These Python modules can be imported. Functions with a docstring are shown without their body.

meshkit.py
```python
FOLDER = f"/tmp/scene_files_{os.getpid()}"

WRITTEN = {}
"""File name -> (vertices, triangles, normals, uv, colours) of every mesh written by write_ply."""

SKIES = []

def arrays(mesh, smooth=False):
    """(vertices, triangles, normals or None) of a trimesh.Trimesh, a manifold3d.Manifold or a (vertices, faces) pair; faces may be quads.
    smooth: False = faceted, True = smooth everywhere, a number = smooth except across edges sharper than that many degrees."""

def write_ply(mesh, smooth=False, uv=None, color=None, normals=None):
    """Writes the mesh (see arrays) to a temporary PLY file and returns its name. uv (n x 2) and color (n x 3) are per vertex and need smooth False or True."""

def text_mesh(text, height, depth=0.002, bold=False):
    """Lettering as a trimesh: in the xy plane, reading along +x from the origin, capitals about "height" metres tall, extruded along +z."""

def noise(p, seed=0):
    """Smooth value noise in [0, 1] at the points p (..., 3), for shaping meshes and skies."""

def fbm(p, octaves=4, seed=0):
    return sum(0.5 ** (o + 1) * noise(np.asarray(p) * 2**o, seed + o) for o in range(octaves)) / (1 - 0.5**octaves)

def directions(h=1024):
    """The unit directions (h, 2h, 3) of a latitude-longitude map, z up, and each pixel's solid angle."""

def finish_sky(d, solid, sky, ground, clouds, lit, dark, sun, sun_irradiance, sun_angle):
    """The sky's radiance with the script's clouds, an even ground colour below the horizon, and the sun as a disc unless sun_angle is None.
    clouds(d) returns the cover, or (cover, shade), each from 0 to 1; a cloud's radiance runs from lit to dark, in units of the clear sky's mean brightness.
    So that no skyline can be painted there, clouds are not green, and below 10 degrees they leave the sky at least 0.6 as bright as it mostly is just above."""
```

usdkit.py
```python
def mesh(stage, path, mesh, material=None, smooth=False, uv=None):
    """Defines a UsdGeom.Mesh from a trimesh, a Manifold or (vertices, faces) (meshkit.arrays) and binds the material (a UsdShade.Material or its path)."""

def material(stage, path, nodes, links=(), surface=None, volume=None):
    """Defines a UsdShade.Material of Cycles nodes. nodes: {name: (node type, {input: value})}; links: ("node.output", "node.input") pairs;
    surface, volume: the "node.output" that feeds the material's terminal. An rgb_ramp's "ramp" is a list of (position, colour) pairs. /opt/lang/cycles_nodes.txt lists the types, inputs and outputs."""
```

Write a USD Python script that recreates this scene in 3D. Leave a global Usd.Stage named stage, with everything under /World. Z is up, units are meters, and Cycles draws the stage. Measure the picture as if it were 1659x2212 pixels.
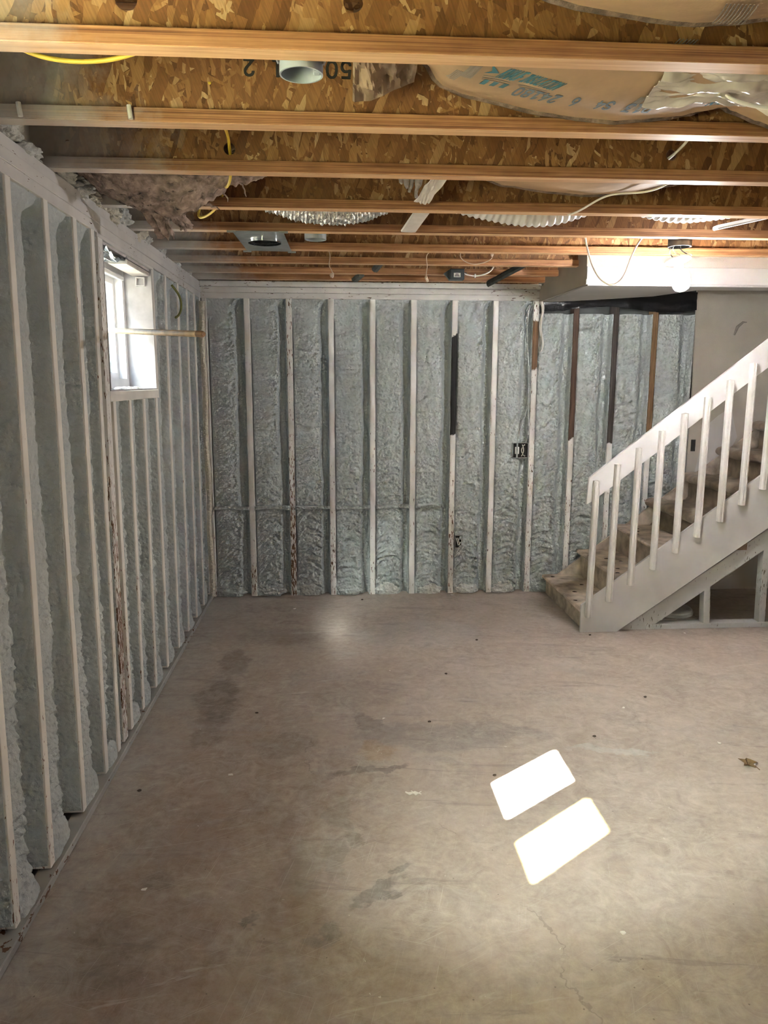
import math, sys
import numpy as np, trimesh
sys.path.insert(0, '/opt/lang')
import usdkit, meshkit
from pxr import Usd, UsdGeom, UsdLux, UsdShade, Gf
from shapely.geometry import Polygon, Point
fbm, noise = meshkit.fbm, meshkit.noise
rng = np.random.default_rng(11)

stage = Usd.Stage.CreateInMemory()
UsdGeom.SetStageUpAxis(stage, 'Z'); UsdGeom.SetStageMetersPerUnit(stage, 1.0)
UsdGeom.Xform.Define(stage, '/World'); UsdGeom.Scope.Define(stage, '/World/Looks')

# ------------------------------------------------------------------ camera, sun, sky, exposure
EXPOSURE = 1.1
SUN, SKY, BULB, BULB2 = 80.0, 1.6, 270.0, 350.0
cam = UsdGeom.Camera.Define(stage, '/World/camera')
R = np.array([[0.99783313, -0.06576076, 0.002136], [0.00911767, 0.17035389, 0.98534076], [0.06516063, 0.98318618, -0.17058434]])
m = Gf.Matrix4d(*R[0], 0, *R[1], 0, *(-R[2]), 0, 0, 0, 1.6312, 1)
UsdGeom.Xformable(cam).AddTransformOp().Set(m)
cam.CreateHorizontalApertureAttr(36.0); cam.CreateVerticalApertureAttr(36.0 * 2212 / 1659)
cam.CreateFocalLengthAttr(1617.15 / 1659 * 36.0); cam.CreateClippingRangeAttr(Gf.Vec2f(0.05, 200)); cam.CreateExposureAttr(EXPOSURE)
sun = UsdLux.DistantLight.Define(stage, '/World/sun')
sd = np.array([1.0, 0.771, -1.0]); sd /= np.linalg.norm(sd)
zz = -sd; xx = np.cross([0, 0, 1], zz); xx /= np.linalg.norm(xx); yy = np.cross(zz, xx)
UsdGeom.Xformable(sun).AddTransformOp().Set(Gf.Matrix4d(*xx, 0, *yy, 0, *zz, 0, 0, 0, 0, 1))
sun.CreateAngleAttr(0.55); sun.CreateIntensityAttr(SUN); sun.CreateNormalizeAttr(True); sun.CreateColorAttr(Gf.Vec3f(1.0, 0.95, 0.87))
glow_light = UsdLux.DistantLight.Define(stage, '/World/added_glow_light')          # added broad light for the soft glow round the sun patches
UsdGeom.Xformable(glow_light).AddTransformOp().Set(Gf.Matrix4d(*xx, 0, *yy, 0, *zz, 0, 0, 0, 0, 1))
glow_light.CreateAngleAttr(34.0); glow_light.CreateIntensityAttr(SUN * 0.20); glow_light.CreateNormalizeAttr(True); glow_light.CreateColorAttr(Gf.Vec3f(0.97, 1.0, 0.92))
dome = UsdLux.DomeLight.Define(stage, '/World/sky')
dome.CreateIntensityAttr(SKY); dome.CreateColorAttr(Gf.Vec3f(0.44, 0.67, 1.0))

L, D, ZS, ZJ = 0.9521, 5.6469, 2.2275, 2.345        # left stud faces x=-L, back stud faces y=D, stud tops, joist bottoms

# ------------------------------------------------------------------ scene helpers
def free(path):
    if not stage.GetPrimAtPath(path): return path
    k = 1
    while stage.GetPrimAtPath(f'{path}_{k:03d}'): k += 1
    return f'{path}_{k:03d}'
def keys(pr, **kw):
    for k, v in kw.items():
        if v: pr.SetCustomDataByKey(k, v)
    return pr
def thing(name, label, category, loc=(0, 0, 0), group=None, kind=None):
    x = UsdGeom.Xform.Define(stage, free('/World/' + name))
    x.AddTranslateOp().Set(Gf.Vec3d(*map(float, loc)))
    return keys(x.GetPrim(), label=label, category=category, group=group, kind=kind)
def setting(name, label=None):
    return keys(UsdGeom.Xform.Define(stage, free('/World/' + name)).GetPrim(), kind='structure', label=label)
def part(parent, name, mesh, mat, label=None, kind=None, smooth=False):
    """One Mesh under parent (vertices in world metres, shifted to the parent's base)."""
    base = str(parent.GetPath()) if parent else '/World'
    t = np.zeros(3)
    if parent:
        t = np.array(UsdGeom.XformCache().GetLocalToWorldTransform(parent).ExtractTranslation())
    v, f, n = meshkit.arrays(mesh, smooth)
    mm = trimesh.Trimesh(v - t, f, process=False)
    p = usdkit.mesh(stage, free(f'{base}/{name}'), mm, mat, smooth)
    return keys(p.GetPrim(), label=label, kind=kind)
def solo(name, mesh, mat, label, category, group=None, kind=None, smooth=False):
    p = part(None, name, mesh, mat, smooth=smooth)
    return keys(p, label=label, category=category, group=group, kind=kind)

# ------------------------------------------------------------------ mesh helpers
def cat(*ms): return trimesh.util.concatenate([m for m in ms if m is not None])
def box(x0, x1, y0, y1, z0, z1, b=0.0):
    lo, hi = np.array([x0, y0, z0], float), np.array([x1, y1, z1], float)
    if b <= 0: return trimesh.creation.box(bounds=[lo, hi])
    P = []
    for s in np.ndindex(2, 2, 2):
        c = np.where(np.array(s) == 1, hi, lo); d = np.where(np.array(s) == 1, -1, 1) * b
        for k in range(3):
            q = c + d; q[k] = c[k]; P.append(q)
    return trimesh.Trimesh(P).convex_hull
def grid(P, smooth=True):
    P = np.asarray(P, float); n, m_ = P.shape[:2]
    i = np.arange(n * m_).reshape(n, m_)
    q = np.stack([i[:-1, :-1], i[1:, :-1], i[1:, 1:], i[:-1, 1:]], -1).reshape(-1, 4)
    f = np.vstack([q[:, [0, 1, 2]], q[:, [0, 2, 3]]])
    return trimesh.Trimesh(P.reshape(-1, 3), f, process=False)
def slab(P, off):
    """A closed sheet: grid P and its copy displaced by off."""
    P = np.asarray(P, float); Q = P + off
    ring = lambda A: np.concatenate([A[0, :], A[1:, -1], A[-1, -2::-1], A[-2:0:-1, 0]])
    a, b = ring(P), ring(Q); a = np.vstack([a, a[:1]]); b = np.vstack([b, b[:1]])
    return cat(grid(P), grid(Q[::-1]), grid(np.stack([a, b])))
def spline(pts, n=40):
    from scipy.interpolate import CubicSpline
    p = np.asarray(pts, float)
    if len(p) < 3: return p
    t = np.r_[0, np.cumsum(np.linalg.norm(np.diff(p, axis=0), axis=1))]
    return CubicSpline(t, p)(np.linspace(0, t[-1], n))
def tube(pts, r, n=8, sm=0, caps=True):
    p = spline(pts, sm) if sm else np.asarray(pts, float)
    r = np.atleast_1d(np.asarray(r, float)); r = np.interp(np.linspace(0, 1, len(p)), np.linspace(0, 1, len(r)), r) if len(r) > 1 else np.full(len(p), r[0])
    t = np.gradient(p, axis=0); t /= np.linalg.norm(t, axis=1, keepdims=True)
    u = np.cross(t[0], [0.13, 0.31, 0.94]); u /= np.linalg.norm(u); rows = []
    a = np.linspace(0, 2 * np.pi, n, endpoint=False)
    for k in range(len(p)):
        u = u - t[k] * (u @ t[k]); u /= np.linalg.norm(u); w = np.cross(t[k], u)
        rows.append(p[k] + r[k] * (np.cos(a)[:, None] * u + np.sin(a)[:, None] * w))
    V = np.vstack(rows); F = []
    for k in range(len(p) - 1):
        for j in range(n):
            a0, a1, b0, b1 = k * n + j, k * n + (j + 1) % n, (k + 1) * n + j, (k + 1) * n + (j + 1) % n
            F += [[a0, a1, b1], [a0, b1, b0]]
    if caps:
        V = np.vstack([V, p[0], p[-1]]); c0, c1 = len(V) - 2, len(V) - 1; e = (len(p) - 1) * n
        for j in range(n):
            F += [[c0, (j + 1) % n, j], [c1, e + j, e + (j + 1) % n]]
    return trimesh.Trimesh(V, F, process=False)
def prism(poly, axis, a, b):
    """Extrude a 2-D outline along axis from a to b; the outline's plane is the other two axes in order."""
    g = poly if isinstance(poly, Polygon) else Polygon(poly)
    mm = trimesh.creation.extrude_polygon(g, b - a, engine='earcut')
    v = mm.vertices; o = [k for k in range(3) if k != axis]
    w = np.zeros_like(v); w[:, o[0]] = v[:, 0]; w[:, o[1]] = v[:, 1]; w[:, axis] = v[:, 2] + a
    f = mm.faces if axis != 1 else mm.faces[:, ::-1]
    return trimesh.Trimesh(w, f, process=False)
def lathe(prof, c=(0, 0, 0), n=32):
    mm = trimesh.creation.revolve(np.asarray(prof, float), sections=n); mm.apply_translation(c); return mm
def aim(mesh, d, c):
    """Turn a mesh whose axis is +z to direction d and move it to c."""
    mm = mesh.copy(); mm.apply_transform(trimesh.geometry.align_vectors([0, 0, 1], np.asarray(d, float) / np.linalg.norm(d))); mm.apply_translation(c); return mm
def lump(c, r, seed, n=3, amp=0.35, fr=6):
    s = trimesh.creation.icosphere(subdivisions=n); v = s.vertices
    k = 1 + amp * 2 * (fbm(v * fr / 3 + seed * 7.3, 3, seed) - .5)
    s.vertices = v * k[:, None] * np.asarray(r) + np.asarray(c); return s

# ------------------------------------------------------------------ materials
def M(name, nodes, links, surface='p.BSDF'):
    return usdkit.material(stage, '/World/Looks/' + name, nodes, links, surface)
def plain(name, col, rough=.6, metal=0., spec=.5, noise_scale=0, var=.12, bump=0., bscale=60, **kw):
    n = {'p': ('principled_bsdf', dict(base_color=col, roughness=rough, metallic=metal, specular_ior_level=spec, **kw))}; l = []
    if noise_scale:
        n['g'] = ('geometry', {}); n['n'] = ('noise_texture', dict(scale=noise_scale, detail=4.))
        c = np.array(col); n['r'] = ('rgb_ramp', dict(ramp=[(.3, tuple(np.clip(c * (1 - var * 1.6), 0, 1))), (.7, tuple(np.clip(c * (1 + var), 0, 1)))]))
        l += [('g.position', 'n.vector'), ('n.fac', 'r.fac'), ('r.color', 'p.base_color')]
    if bump:
        n['g'] = ('geometry', {}); n['n2'] = ('noise_texture', dict(scale=bscale, detail=3.)); n['b'] = ('bump', dict(strength=1., distance=bump))
        l += [('g.position', 'n2.vector'), ('n2.fac', 'b.height'), ('b.normal', 'p.normal')]
    return M(name, n, l)

def osb(name, flat=False, spray=True, dark=1.0):
    """Oriented-strand board: layers of stretched voronoi strands turned to different angles."""
    n = {'g': ('geometry', {}), 'p': ('principled_bsdf', dict(roughness=.62, specular_ior_level=.35))}; l = []
    angs = [0.15, 1.2, -0.5, 1.9, 0.5, 1.5, -1.25]
    tones = [(0, (.16, .066, .022)), (.2, (.245, .108, .036)), (.55, (.315, .150, .054)), (.82, (.41, .215, .085)), (.95, (.53, .315, .145)), (1, (.66, .45, .25))]
    tones = [(a, tuple(np.array(c) * dark * (.80, .765, .72))) for a, c in tones]
    prev = hprev = None
    n['warp'] = ('noise_texture', dict(scale=9., detail=2.)); n['wsub'] = ('vector_math', dict(math_type='multiply_add', vector2=(.03,) * 3, vector3=(-.015,) * 3)); n['wadd'] = ('vector_math', dict(math_type='add'))
    l += [('g.position', 'warp.vector'), ('warp.color', 'wsub.vector1'), ('g.position', 'wadd.vector1'), ('wsub.vector', 'wadd.vector2')]
    for k, a in enumerate(angs):
        rot = (0, 0, a) if flat else (0, a, 0)
        sc = (.11, .026, .05) if flat else (.11, .05, .026)
        if k % 3 == 1: sc = tuple(np.array(sc) * .7)
        if k % 3 == 2: sc = tuple(np.array(sc) * .5)
        n[f'm{k}'] = ('mapping', dict(mapping_type='texture', rotation=rot, scale=sc, location=(.37 * k, .11 * k, .23 * k)))
        n[f'v{k}'] = ('voronoi_texture', dict(scale=1., randomness=.9, metric='chebychev'))
        n[f's{k}'] = ('separate_color', {}); n[f'r{k}'] = ('rgb_ramp', dict(ramp=tones))
        l += [('wadd.vector', f'm{k}.vector'), (f'm{k}.vector', f'v{k}.vector'), (f'v{k}.color', f's{k}.color'), (f's{k}.r', f'r{k}.fac')]
        if prev is None: prev, hprev = f'r{k}.color', f's{k}.b'
        else:
            n[f't{k}'] = ('math', dict(math_type='greater_than', value2=.56)); n[f'x{k}'] = ('mix', {}); n[f'h{k}'] = ('mix_float', {})
            l += [(f's{k}.g', f't{k}.value1'), (f't{k}.value', f'x{k}.fac'), (prev, f'x{k}.color1'), (f'r{k}.color', f'x{k}.color2'),
                  (f't{k}.value', f'h{k}.fac'), (hprev, f'h{k}.a'), (f's{k}.b', f'h{k}.b')]
            prev, hprev = f'x{k}.color', f'h{k}.result'
    # wood grain inside the strands
    n['gm'] = ('mapping', dict(mapping_type='texture', rotation=(0, 1.2, .3), scale=(.05, .03, .004))); n['gn'] = ('noise_texture', dict(scale=1., detail=4.))
    n['gr'] = ('rgb_ramp', dict(ramp=[(.25, (.66,) * 3), (.7, (1.06,) * 3)])); n['gx'] = ('mix', dict(mix_type='multiply', fac=1.))
    l += [('g.position', 'gm.vector'), ('gm.vector', 'gn.vector'), ('gn.fac', 'gr.fac'), (prev, 'gx.color1'), ('gr.color', 'gx.color2')]
    out = 'gx.color'
    if spray: out = overspray(n, l, out)
    n['b'] = ('bump', dict(strength=.8, distance=.0016))
    l += [(out, 'p.base_color'), (hprev, 'b.height'), ('b.normal', 'p.normal')]
    return M(name, n, l)
def overspray(n, l, src, x0=-.58, x1=-.98, col=(.52, .51, .50)):
    """Grey paint fog that drifted onto the timber beside the left wall."""
    n['os'] = ('separate_xyz', {}); n['on'] = ('noise_texture', dict(scale=7., detail=5., roughness=.65)); n['oa'] = ('math', dict(math_type='multiply_add', value2=.55, value3=-.27))
    n['ob'] = ('math', dict(math_type='add')); n['om'] = ('map_range', dict(from_min=x0, from_max=x1, to_min=0., to_max=.86, clamp=True)); n['ox'] = ('mix', dict(color2=col))
    l += [('g.position', 'os.vector'), ('g.position', 'on.vector'), ('on.fac', 'oa.value1'), ('os.x', 'ob.value1'), ('oa.value', 'ob.value2'), ('ob.value', 'om.value'), ('om.result', 'ox.fac'), (src, 'ox.color1')]
    return 'ox.color'
def lvl(name):
    n = {'g': ('geometry', {}), 'p': ('principled_bsdf', dict(roughness=.5, specular_ior_level=.4)),
         'm': ('mapping', dict(mapping_type='texture', scale=(.9, .012, .0042))), 'n': ('noise_texture', dict(scale=1., detail=3., roughness=.6)),
         'r': ('rgb_ramp', dict(ramp=[(.28, (.13, .052, .022)), (.42, (.27, .122, .052)), (.55, (.38, .19, .085)), (.75, (.53, .31, .155))])),
         'm2': ('mapping', dict(mapping_type='texture', scale=(.12, .02, .02))), 'n2': ('noise_texture', dict(scale=1., detail=3.)),
         'r2': ('rgb_ramp', dict(ramp=[(.3, (.72, .66, .6)), (.7, (1.08, 1.05, 1.0))])), 'x': ('mix', dict(mix_type='multiply', fac=1.)),
         'kn': ('voronoi_texture', dict(scale=2.3)), 'kr': ('rgb_ramp', dict(ramp=[(0, (.3, .2, .15)), (.035, (.3, .2, .15)), (.06, (1, 1, 1))])), 'x2': ('mix', dict(mix_type='multiply', fac=1.))}
    l = [('g.position', 'm.vector'), ('m.vector', 'n.vector'), ('n.fac', 'r.fac'), ('g.position', 'm2.vector'), ('m2.vector', 'n2.vector'), ('n2.fac', 'r2.fac'),
         ('r.color', 'x.color1'), ('r2.color', 'x.color2'), ('g.position', 'kn.vector'), ('kn.distance', 'kr.fac'), ('x.color', 'x2.color1'), ('kr.color', 'x2.color2')]
    out = overspray(n, l, 'x2.color', -.52, -.92)
    n['b'] = ('bump', dict(strength=.6, distance=.001)); l += [(out, 'p.base_color'), ('n.fac', 'b.height'), ('b.normal', 'p.normal')]
    return M(name, n, l)
def flange_bottom(name):
    n = {'g': ('geometry', {}), 'p': ('principled_bsdf', dict(roughness=.5)), 'm': ('mapping', dict(mapping_type='texture', scale=(.35, .012, .1))), 'n': ('noise_texture', dict(scale=1., detail=4., roughness=.6)),
         'r': ('rgb_ramp', dict(ramp=[(.3, (.42, .215, .10)), (.5, (.56, .325, .165)), (.7, (.68, .43, .24))]))}
    l = [('g.position', 'm.vector'), ('m.vector', 'n.vector'), ('n.fac', 'r.fac')]
    out = overspray(n, l, 'r.color', -.50, -.90); l += [(out, 'p.base_color')]
    return M(name, n, l)
def painted_wood(name, paint=(.76, .75, .735), wood=(.11, .055, .032), chips=.62, zfade=True, bare=None, tall=.045, thin=.008):
    """White-grey over-sprayed timber with long chips down to the wood; bare=(z0,z1,colour) is a run that was never painted."""
    n = {'g': ('geometry', {}), 'p': ('principled_bsdf', dict(roughness=.65, specular_ior_level=.25)), 'm': ('mapping', dict(mapping_type='texture', scale=(thin, thin, tall))), 'n': ('noise_texture', dict(scale=1., detail=4., roughness=.6)),
         'r': ('rgb_ramp', dict(ramp=[(chips, (0, 0, 0)), (chips + .012, (1, 1, 1))])), 'x': ('mix', dict(color2=wood)), 's': ('separate_xyz', {}),
         'n2': ('noise_texture', dict(scale=5., detail=4.)), 'r2': ('rgb_ramp', dict(ramp=[(.3, tuple(np.array(paint) * .86)), (.65, tuple(np.array(paint) * 1.06))])),
         'n3': ('noise_texture', dict(scale=1.7, detail=1.)), 'pm': ('math', dict(math_type='multiply_add', value2=.34, value3=-.17)), 'pa': ('math', dict(math_type='add')), 'pz': ('math', dict(math_type='add'))}
    l = [('g.position', 'm.vector'), ('m.vector', 'n.vector'), ('g.position', 'n2.vector'), ('n2.fac', 'r2.fac'), ('r2.color', 'x.color1'), ('g.position', 's.vector'), ('g.position', 'n3.vector'), ('n3.fac', 'pm.value1'), ('n.fac', 'pa.value1'), ('pm.value', 'pa.value2')]
    if zfade:
        n['z'] = ('map_range', dict(from_min=.2, from_max=1.5, to_min=.045, to_max=-.04, clamp=True))
        l += [('s.z', 'z.value'), ('z.result', 'pz.value2'), ('pa.value', 'pz.value1'), ('pz.value', 'r.fac')]
    else: l += [('pa.value', 'r.fac')]
    l += [('r.color', 'x.fac')]; out = 'x.color'
    if bare:
        z0, z1, col = bare
        n['bn'] = ('noise_texture', dict(scale=14., detail=4.)); n['bm'] = ('math', dict(math_type='multiply_add', value2=.16, value3=-.08)); n['bz'] = ('math', dict(math_type='add'))
        n['b0'] = ('map_range', dict(from_min=z0, from_max=z0 + .015, clamp=True)); n['b1'] = ('map_range', dict(from_min=z1, from_max=z1 - .015, clamp=True)); n['bf'] = ('math', dict(math_type='multiply'))
        n['wm'] = ('mapping', dict(mapping_type='texture', scale=(.01, .01, .2))); n['wn'] = ('noise_texture', dict(scale=1., detail=4.)); c = np.array(col)
        n['wr'] = ('rgb_ramp', dict(ramp=[(.3, tuple(c * .6)), (.7, tuple(c * 1.35))])); n['bx'] = ('mix', {})
        l += [('g.position', 'bn.vector'), ('bn.fac', 'bm.value1'), ('s.z', 'bz.value1'), ('bm.value', 'bz.value2'), ('bz.value', 'b0.value'), ('bz.value', 'b1.value'), ('b0.result', 'bf.value1'), ('b1.result', 'bf.value2'),
              ('g.position', 'wm.vector'), ('wm.vector', 'wn.vector'), ('wn.fac', 'wr.fac'), ('bf.value', 'bx.fac'), ('x.color', 'bx.color1'), ('wr.color', 'bx.color2')]
        out = 'bx.color'
    n['b'] = ('bump', dict(strength=.6, distance=.0015, invert=True)); l += [(out, 'p.base_color'), ('r.color', 'b.height'), ('b.normal', 'p.normal')]
    return M(name, n, l)
def foam_mat(name, col):
    c = np.array(col)
    n = {'g': ('geometry', {}), 'p': ('principled_bsdf', dict(roughness=.68, specular_ior_level=.3)), 'n': ('noise_texture', dict(scale=4., detail=5.)),
         'r': ('rgb_ramp', dict(ramp=[(.3, tuple(c * .94)), (.7, tuple(c * 1.04))])), 'n2': ('noise_texture', dict(scale=48., detail=4., roughness=.6)), 'n3': ('voronoi_texture', dict(scale=55., feature='smooth_f1')),
         'ad': ('math', dict(math_type='add')), 'b': ('bump', dict(strength=1., distance=.012))}
    l = [('g.position', 'n.vector'), ('n.fac', 'r.fac'), ('r.color', 'p.base_color'), ('g.position', 'n2.vector'), ('g.position', 'n3.vector'), ('n2.fac', 'ad.value1'), ('n3.distance', 'ad.value2'), ('ad.value', 'b.height'), ('b.normal', 'p.normal')]
    return M(name, n, l)

def concrete():
    """Worn basement slab: grey concrete, brown worn areas, rust and oil stains, wiped patches, scratches."""
    n = {'g': ('geometry', {}), 's': ('separate_xyz', {}), 'p': ('principled_bsdf', dict(specular_ior_level=.42))}; l = [('g.position', 's.vector')]
    cnt = [0]
    def nd(kind, ins=None, **lk):
        cnt[0] += 1; k = f'c{cnt[0]}'; n[k] = (kind, ins or {})
        for a, b in lk.items(): l.append((b, f'{k}.{a}'))
        return k
    def nz(scale, detail=4., rough=.55, sc=None, dist=0., rot=0.):
        src = 'g.position'
        if sc or rot: src = nd('mapping', dict(mapping_type='texture', scale=sc or (1, 1, 1), rotation=(0, 0, rot)), vector='g.position') + '.vector'
        return nd('noise_texture', dict(scale=scale, detail=detail, roughness=rough, distortion=dist), vector=src) + '.fac'
    def ramp(src, stops): return nd('rgb_ramp', dict(ramp=[(a, (b,) * 3 if np.ndim(b) == 0 else b) for a, b in stops]), fac=src) + '.color'
    def mix(a, colb, fac, amount=1.):
        f = nd('math', dict(math_type='multiply', value2=amount), value1=fac) + '.value'
        k = nd('mix', {} if isinstance(colb, str) else dict(color2=colb), color1=a, fac=f)
        if isinstance(colb, str): l.append((colb, k + '.color2'))
        return k + '.color'
    warp = nd('noise_texture', dict(scale=6., detail=4., roughness=.65), vector='g.position') + '.color'
    w2 = nd('vector_math', dict(math_type='multiply_add', vector2=(.22, .22, 0), vector3=(-.11, -.11, 0)), vector1=warp) + '.vector'
    wp = nd('vector_math', dict(math_type='add'), vector1='g.position', vector2=w2) + '.vector'
    def blob(x, y, rx, ry, a=0., edge=.66):
        mp = nd('mapping', dict(mapping_type='texture', location=(x, y, 0), rotation=(0, 0, a), scale=(rx, ry, 1)), vector=wp) + '.vector'
        ln = nd('vector_math', dict(math_type='length'), vector1=mp) + '.value'
        return nd('map_range', dict(from_min=1., from_max=edge, to_min=0., to_max=1., clamp=True, range_type='smoothstep'), value=ln) + '.result'
    base = ramp(nz(2.2, 6., .62, dist=.6), [(.25, (.335, .268, .230)), (.5, (.43, .355, .312)), (.75, (.515, .445, .405))])
    # worn brown ground on the left and in front, fading towards the right
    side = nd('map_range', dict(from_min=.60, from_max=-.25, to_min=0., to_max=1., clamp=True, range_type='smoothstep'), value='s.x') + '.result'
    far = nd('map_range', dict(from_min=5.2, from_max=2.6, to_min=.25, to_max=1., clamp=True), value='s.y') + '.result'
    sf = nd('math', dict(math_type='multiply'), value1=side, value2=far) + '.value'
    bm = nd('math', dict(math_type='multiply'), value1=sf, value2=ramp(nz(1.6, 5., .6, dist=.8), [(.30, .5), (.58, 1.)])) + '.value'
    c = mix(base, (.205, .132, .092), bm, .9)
    c = mix(c, (.30, .285, .30), ramp(nz(3.1, 5., .6, sc=(1.6, .8, 1), dist=1.2), [(.55, 0.), (.72, 1.)]), .45)
    # dark reddish stains along the left wall
    for x, y, rx, ry, a, am in [(-.62, 3.72, .13, .34, .1, .75), (-.60, 4.25, .10, .26, .1, .6), (-.6, 3.32, .10, .14, 0, .6), (-.35, 4.7, .35, .2, 0, .35), (-.25, 3.2, .16, .14, .5, .4)]: c = mix(c, (.10, .062, .042), blob(x, y, rx, ry, a), min(1., am * 1.25))
    for x, y, rx, ry, a, col, am in [(.14, 2.97, .20, .035, .25, (.10, .085, .085), .7), (.02, 2.93, .10, .03, .1, (.13, .085, .06), .6), (.17, 3.14, .09, .10, 0, (.30, .17, .06), .55), (.15, 3.42, .05, .13, .5, (.17, .14, .14), .6),
            (.42, 3.25, .40, .16, -.15, (.24, .21, .215), .6), (.75, 3.30, .28, .10, -.2, (.24, .21, .21), .55), (.55, 4.7, .5, .32, 0, (.45, .43, .43), .55), (1.25, 3.07, .22, .04, -.1, (.47, .47, .46), .8),
            (-.02, 2.37, .055, .13, .1, (.18, .155, .13), .65), (.02, 2.62, .05, .15, .3, (.20, .17, .14), .6), (-.12, 2.35, .07, .22, 0, (.22, .19, .165), .5), (.06, 2.45, .045, .06, .4, (.16, .125, .095), .7),
            (.13, 2.17, .13, .035, .75, (.155, .135, .12), .85), (.20, 2.30, .06, .028, .9, (.15, .13, .115), .8), (-.05, 2.0, .09, .03, .5, (.15, .13, .13), .6), (-.27, 2.08, .05, .02, .2, (.10, .09, .08), .75), (-.58, 2.28, .06, .05, 0, (.12, .08, .06), .6),
            (-.69, 1.95, .2, .2, .4, (.13, .09, .06), .5), (.1, 3.75, .3, .2, .2, (.28, .21, .165), .45)]: c = mix(c, tuple(np.array(col) * (.8 if col[0] < .3 else 1.05)), blob(x, y, rx, ry, a), min(1., am * 1.1))
    # paint dust beside the left wall
    edge = nd('map_range', dict(from_min=-.70, from_max=-.90, to_min=0., to_max=1., clamp=True), value=nd('math', dict(math_type='add'), value1='s.x', value2=nd('math', dict(math_type='multiply_add', value2=.5, value3=-.25), value1=nz(5., 5., .65)) + '.value') + '.value') + '.result'
    c = mix(c, (.36, .35, .335), edge, .75)
    # fine mottling, scratches and specks
    c = mix(c, ramp(nz(26., 6., .72), [(.3, (.10, .082, .07)), (.7, (.60, .55, .50))]), ramp(nz(5.), [(.4, .35), (.6, .8)]), .42)
    c = mix(c, ramp(nz(9., 7., .75, dist=1.5), [(.35, (.13, .10, .08)), (.65, (.56, .52, .48))]), ramp(nz(1.3, 3.), [(.35, .2), (.65, 1.)]), .34)
    c = mix(c, (.17, .14, .135), ramp(nz(1., 5., .65, sc=(.55, .07, 1), rot=-.15, dist=1.0), [(.60, 0.), (.68, 1.)]), .4)
    c = mix(c, (.52, .49, .46), ramp(nz(1., 5., .65, sc=(.4, .06, 1), rot=.2, dist=1.2), [(.63, 0.), (.70, 1.)]), .35)
    for x, y, rx, ry, a in ((-.15, 3.2, .0035, .10, .15), (-.13, 3.02, .003, .09, -.2), (.62, 1.98, .0035, .16, .1), (.66, 1.72, .003, .13, .25), (.42, 2.5, .003, .07, .8)): c = mix(c, (.07, .055, .045), blob(x, y, rx * 1.5, ry, a), .28)
    for rot, sc in ((.5, (.35, .0035, 1)), (-.35, (.3, .003, 1)), (1.3, (.25, .003, 1))):
        c = mix(c, (.50, .46, .42), ramp(nz(1., 2., .5, sc=sc, rot=rot), [(.67, 0.), (.72, 1.)]), .5)
    v = nd('voronoi_texture', dict(scale=16.), vector='g.position') + '.distance'
    c = mix(c, (.07, .06, .05), ramp(v, [(.035, 1.), (.05, 0.)]), .55)
    v = nd('voronoi_texture', dict(scale=11.), vector=wp) + '.distance'
    c = mix(c, (.62, .59, .55), ramp(v, [(.03, 1.), (.045, 0.)]), .7)
    l.append((c, 'p.base_color'))
    l.append((nd('map_range', dict(from_min=.3, from_max=.7, to_min=.42, to_max=.62), value=nz(4.)) + '.result', 'p.roughness'))
    n['b'] = ('bump', dict(strength=.5, distance=.0025)); l += [(nz(40., 6., .7), 'b.height'), ('b.normal', 'p.normal')]
    return M('concrete_floor', n, l)

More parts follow.
